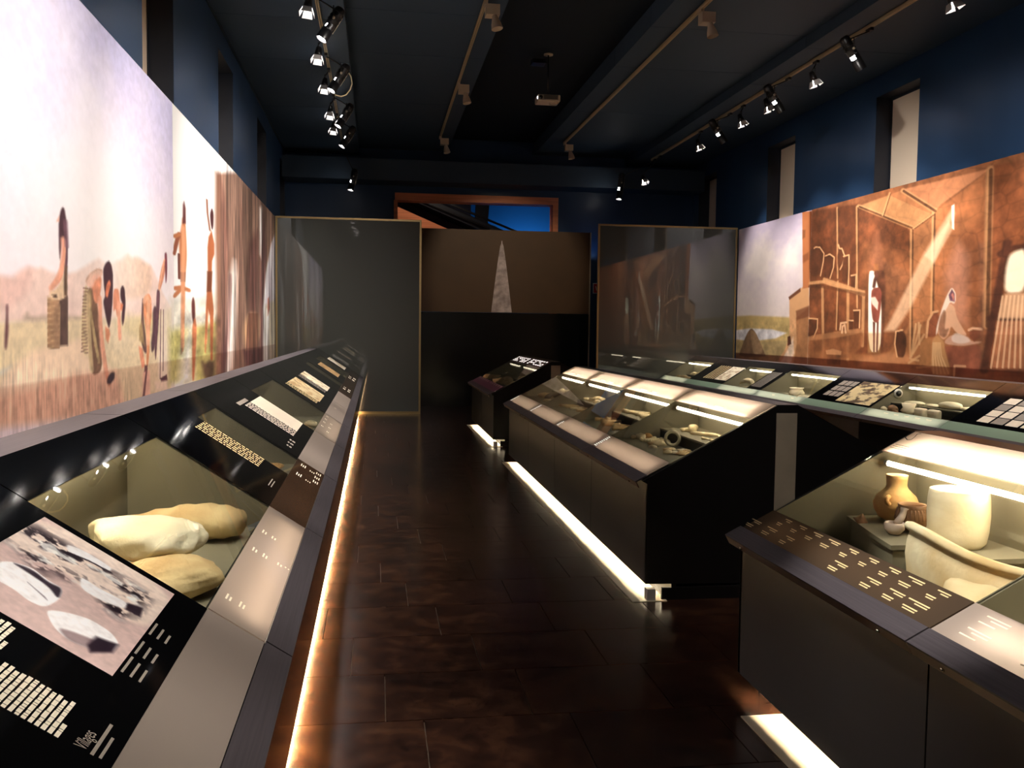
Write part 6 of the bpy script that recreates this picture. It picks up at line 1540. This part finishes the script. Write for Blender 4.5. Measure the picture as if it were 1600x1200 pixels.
def barn_spot(label, xt, y, head, d, zt, watts, group, ang=70):
    head = Vector(head); d, a, b = frame_of(d)
    t = thing('barn_door_spotlight', label, 'spotlight', tuple(head), group)
    r = .045
    m = MB(); m.tube([head-d*.13, head-d*.12, head-d*.05, head], [.02, .034, r*1.02, r*1.08], 16); m.build('lamp_house', BLKP, t)
    MB().tube([head+d*.001, head+d*.003], r*.9, 16).build('lens', LENS, t)
    for k, (u, v) in enumerate(((a, b), (b, -a), (-a, -b), (-b, a))):
        o0 = head+u*r*1.05; tip = o0+d*.075+u*.032
        m = MB(); w0, w1 = r*.95, r*1.25; th = u*.003
        m.hexa([o0-v*w0, o0+v*w0, tip+v*w1, tip-v*w1], [o0-v*w0+th, o0+v*w0+th, tip+v*w1+th, tip-v*w1+th])
        m.build('barn_door', mat_barn, t)
    c = head-d*.06
    m = MB(); m.tube([c+b*(r+.01), c+b*(r+.01)+Vector((0, 0, .09)), c-b*(r+.01)+Vector((0, 0, .09)), c-b*(r+.01)], .005, 6); m.build('yoke', BLKP, t)
    stem(t, xt, y, zt, c+Vector((0, 0, .09)))
    spot_lamp(t, head+d*.085, d, watts, ang)
    return t
mat_barn = mat('barn_door_metal', (190, 186, 182), .5)
GL = 'black spotlights of the left track'; GR = 'black spotlights of the right track'
# left track, visible heads
LP = [(10.64, 'nearest long black profile spotlight on the left track'), (12.88, 'second long black profile spotlight on the left track'), (15.10, 'third long black profile spotlight on the left track'), (16.75, 'fourth long black profile spotlight on the left track')]
for y, lab in LP: profile_spot(lab, XTL, y, (-.40, y+.05, 5.13), (-.60, y, 4.79), ZT, SPOT_L*.28, GL, (-1.23, 0, -3.4))
LB = [(10.31, 'nearest small barn-door spotlight on the left track'), (12.08, 'second small barn-door spotlight on the left track'), (13.55, 'third small barn-door spotlight on the left track'), (15.2, 'fourth small barn-door spotlight on the left track'), (16.35, 'fifth small barn-door spotlight on the left track')]
for y, lab in LB: barn_spot(lab, XTL, y+.05, (-.735, y, 4.99), (-.35, -.7, -3.4), ZT, SPOT_L, GL, 46)
profile_spot('low-hung farthest profile spotlight at the end of the left track', XTL, 19.3, (-.43, 19.3, 4.81), (-.52, 19.25, 4.40), ZT, SPOT_L*.3, GL, (-.6, -.2, -1))
# unseen heads added on the left track above the viewpoint to brighten the cases
ORD = ['first', 'second', 'third', 'fourth', 'fifth', 'sixth']
for n_, y in enumerate((.9, 2.4, 3.3, 4.9, 6.4, 8.0)): barn_spot(ORD[n_]+' added barn-door spotlight, unseen above the viewer, aimed at the left cases', XTL, y+.05, (-.735, y, 4.99), (.10, .3, -3.9), ZT, SPOT_L*1.0, 'added case spotlights above the viewer, left', 34)
# right track
RP = [(10.60, 'nearest long black profile spotlight on the right track'), (12.82, 'second long black profile spotlight on the right track'), (15.04, 'third long black profile spotlight on the right track')]
for y, lab in RP: profile_spot(lab, XTR, y, (5.50, y+.0, 5.13), (5.74, y+.02, 4.79), ZT, SPOT_R, GR, (1.23, 0, -3.0))
RB = [(8.9, 'small barn-door spotlight at the top right picture edge'), (11.92, 'second small barn-door spotlight on the right track'), (13.4, 'third small barn-door spotlight on the right track'), (14.42, 'fourth small barn-door spotlight on the right track'), (16.4, 'fifth small barn-door spotlight on the right track')]
for y, lab in RB: barn_spot(lab, XTR, y+.05, (5.79, y, 4.98), (1.1, -.3, -3.0), ZT, SPOT_R*.7, GR)
profile_spot('low-hung farthest profile spotlight at the end of the right track', XTR, 19.3, (5.13, 19.3, 4.93), (5.06, 19.25, 4.40), ZT, SPOT_R*.4, GR, (.3, -.5, -1))
barn_spot('small barn-door spotlight beside the farthest profile light, right track', XTR, 18.9, (5.50, 18.9, 4.74), (.2, -.3, -1), ZT, SPOT_R*.2, GR)
for n_, y in enumerate((5.2, 6.6, 7.9)): barn_spot(ORD[n_]+' barn-door spotlight on the right track above the picture', XTR, y+.05, (5.79, y, 4.98), (1.1, 0, -3.0), ZT, SPOT_R, 'spotlights outside the picture, right')

for o in [q for q in C.objects if q.get('label') == 'second long black profile spotlight on the left track']:
    MB().tube([(-.56, 12.95, 4.74), (-.48, 12.95, 4.72), (-.41, 12.95, 4.75), (-.36, 12.95, 4.82), (-.335, 12.95, 4.90), (-.35, 12.95, 4.99), (-.40, 12.95, 5.08)], .009, 8).build('power_cable', TRACK, o)
def white_spot(label, xt, y, zt, side, group='white spotlights on the middle tracks', beam=None):
    t = thing('white_spotlight', label, 'spotlight', (xt, y, zt-.3), group)
    MB().box(xt-.02, xt+.02, y-.07, y+.07, zt-.03, zt).build('track_adapter', WHITEP, t)
    m = MB(); x0 = xt+side*.0; m.box(min(x0, x0+side*.16), max(x0, x0+side*.16), y-.08, y+.08, zt-.15, zt-.03); m.build('gear_box', WHITEP, t)
    c = Vector((xt+side*.10, y-.06, zt-.16))
    MB().cyl((c.x, c.y, zt-.13), c, .02, seg=10).build('swivel', WHITEP, t)
    d, a, b = frame_of((side*.18, -.15, -1))
    m = MB(); m.tube([c, c+d*.05, c+d*.10, c+d*.16], [.03, .042, .058, .068], 20, caps=False); m.tube([c+d*.02, c+d*.16], [.02, .064], 20, caps=False); m.tube([c-d*.002, c], [.03, .03], 20); m.build('reflector_head', WHITEP, t)
    MB().tube([c+d*.10, c+d*.104], .05, 16).build('lamp_glass', LENS if beam else mat('unlit_lamp_glass', (60, 56, 50), .2), t)
    if beam: spot_lamp(t, c+d*.17, beam[0], beam[1], beam[2], 1.0)
    return t
white_spot('nearest white spotlight with a square gear box, left middle track', 1.25, 11.0, 5.405, 1)
white_spot('second white spotlight with a square gear box, left middle track', 1.25, 14.6, 5.405, 1)
white_spot('farthest white spotlight, at the end of the left middle track', 1.25, 18.7, 5.405, 1)
white_spot('nearest white spotlight with a square gear box, right middle track', 3.79, 10.8, 5.405, 1)
white_spot('farthest white spotlight, at the end of the right middle track', 3.79, 18.8, 5.405, 1)

barn_spot('added small barn-door spotlight aimed across at the near right case, unseen above the viewer', XTL, 1.75, (-.70, 1.7, 4.99), (2.65, 1.05, -4.2), ZT, 1700, 'added case spotlights above the viewer, left', 17)  # unseen head added to brighten the face of the large sherd
white_spot('added lit white spotlight over the gap between islands, unseen above the viewer', 1.25, 3.0, 5.405, 1, beam=((1.1, 2.35, -4.3), 380, 26))  # unseen head added to light the island end and its steel strip
for n_, (y, ty, w) in enumerate(((2.0, 4.6, 900), (4.2, 6.6, 1000), (6.2, 9.4, 1100), (8.0, 12.4, 1300), (9.2, 15.0, 1300))):  # unseen washers added to even out the light on the left mural
    white_spot(ORD[n_]+' added lit white spotlight, unseen above the viewer, washing the left mural', 1.25, y, 5.405, -1, 'added mural washers above the viewer', beam=((-3.08, ty-y, -3.45), w*.92, 66))
for n_, (y, ty, w) in enumerate(((6.4, 10.6, 900), (8.6, 14.2, 900))):  # two more unseen washers, added to lift the right mural
    white_spot(ORD[n_]+' added lit white spotlight, unseen above the picture, washing the right mural', 3.79, y, 5.405, 1, 'added right mural washers above the picture', beam=((3.2, ty-y, -3.2), w*1.1, 60))
pj = thing('ceiling_projector', 'white projector hanging on a thin black pole from the ceiling', 'projector', (2.53, 13.9, 4.99))
bd = MB().box(2.36, 2.70, 13.78, 14.06, 5.00, 5.10).build('projector_body', WHITEP, pj)
bv = bd.modifiers.new('round', 'BEVEL'); bv.width = .015; bv.segments = 2
m = MB()
for k in range(7): m.box(2.45, 2.66, 13.775, 13.78, 5.03+k*.009, 5.034+k*.009)
m.build('vent_grille', BLKP, bd)
MB().cyl((2.40, 13.78, 5.05), (2.40, 13.755, 5.05), .028, seg=16).build('lens_ring', BLKP, pj)
MB().cyl((2.352, 13.80, 5.05), (2.36, 13.80, 5.05), .02, seg=16).build('indicator', emit_mat('indicator_glow', (.8, .85, 1.), 3.0), pj)
MB().box(2.56, 2.66, 13.85, 13.95, 4.975, 5.0).build('foot', WHITEP, pj)
MB().cyl((2.53, 13.9, 5.10), (2.53, 13.9, 5.70), .012, seg=10).build('mount_pole', BLKP, pj)
MB().cyl((2.53, 13.9, 5.70), (2.53, 13.9, 5.72), .07, seg=20).build('ceiling_plate', STEEL, pj)
MB().box(2.28, 2.48, 13.8, 14.0, 5.56, 5.62).build('cable_box', BLKP, pj)
MB().tube([(2.48, 13.9, 5.59), (2.53, 13.9, 5.59)], .008, 6).build('cable_arm', BLKP, pj)
l = bpy.data.lights.new('projector_beam', 'SPOT'); l.energy = 330; l.color = (1.0, .86, .62); l.spot_size = R(38); l.spot_blend = .5; l.shadow_soft_size = .02
o = bpy.data.objects.new('projector_beam', l); C.objects.link(o); o.rotation_mode = 'QUATERNION'; o.rotation_quaternion = Vector((0.15, 5.2, -2.15)).to_track_quat('-Z', 'Y')
o.location = (2.53, 14.10, 5.05); o.parent = pj; o.matrix_parent_inverse = Matrix.Translation(-parent_loc(pj))
MB().cyl((2.53, 14.06, 5.05), (2.53, 14.085, 5.05), .03, seg=16).build('projection_lens', BLKP, pj)
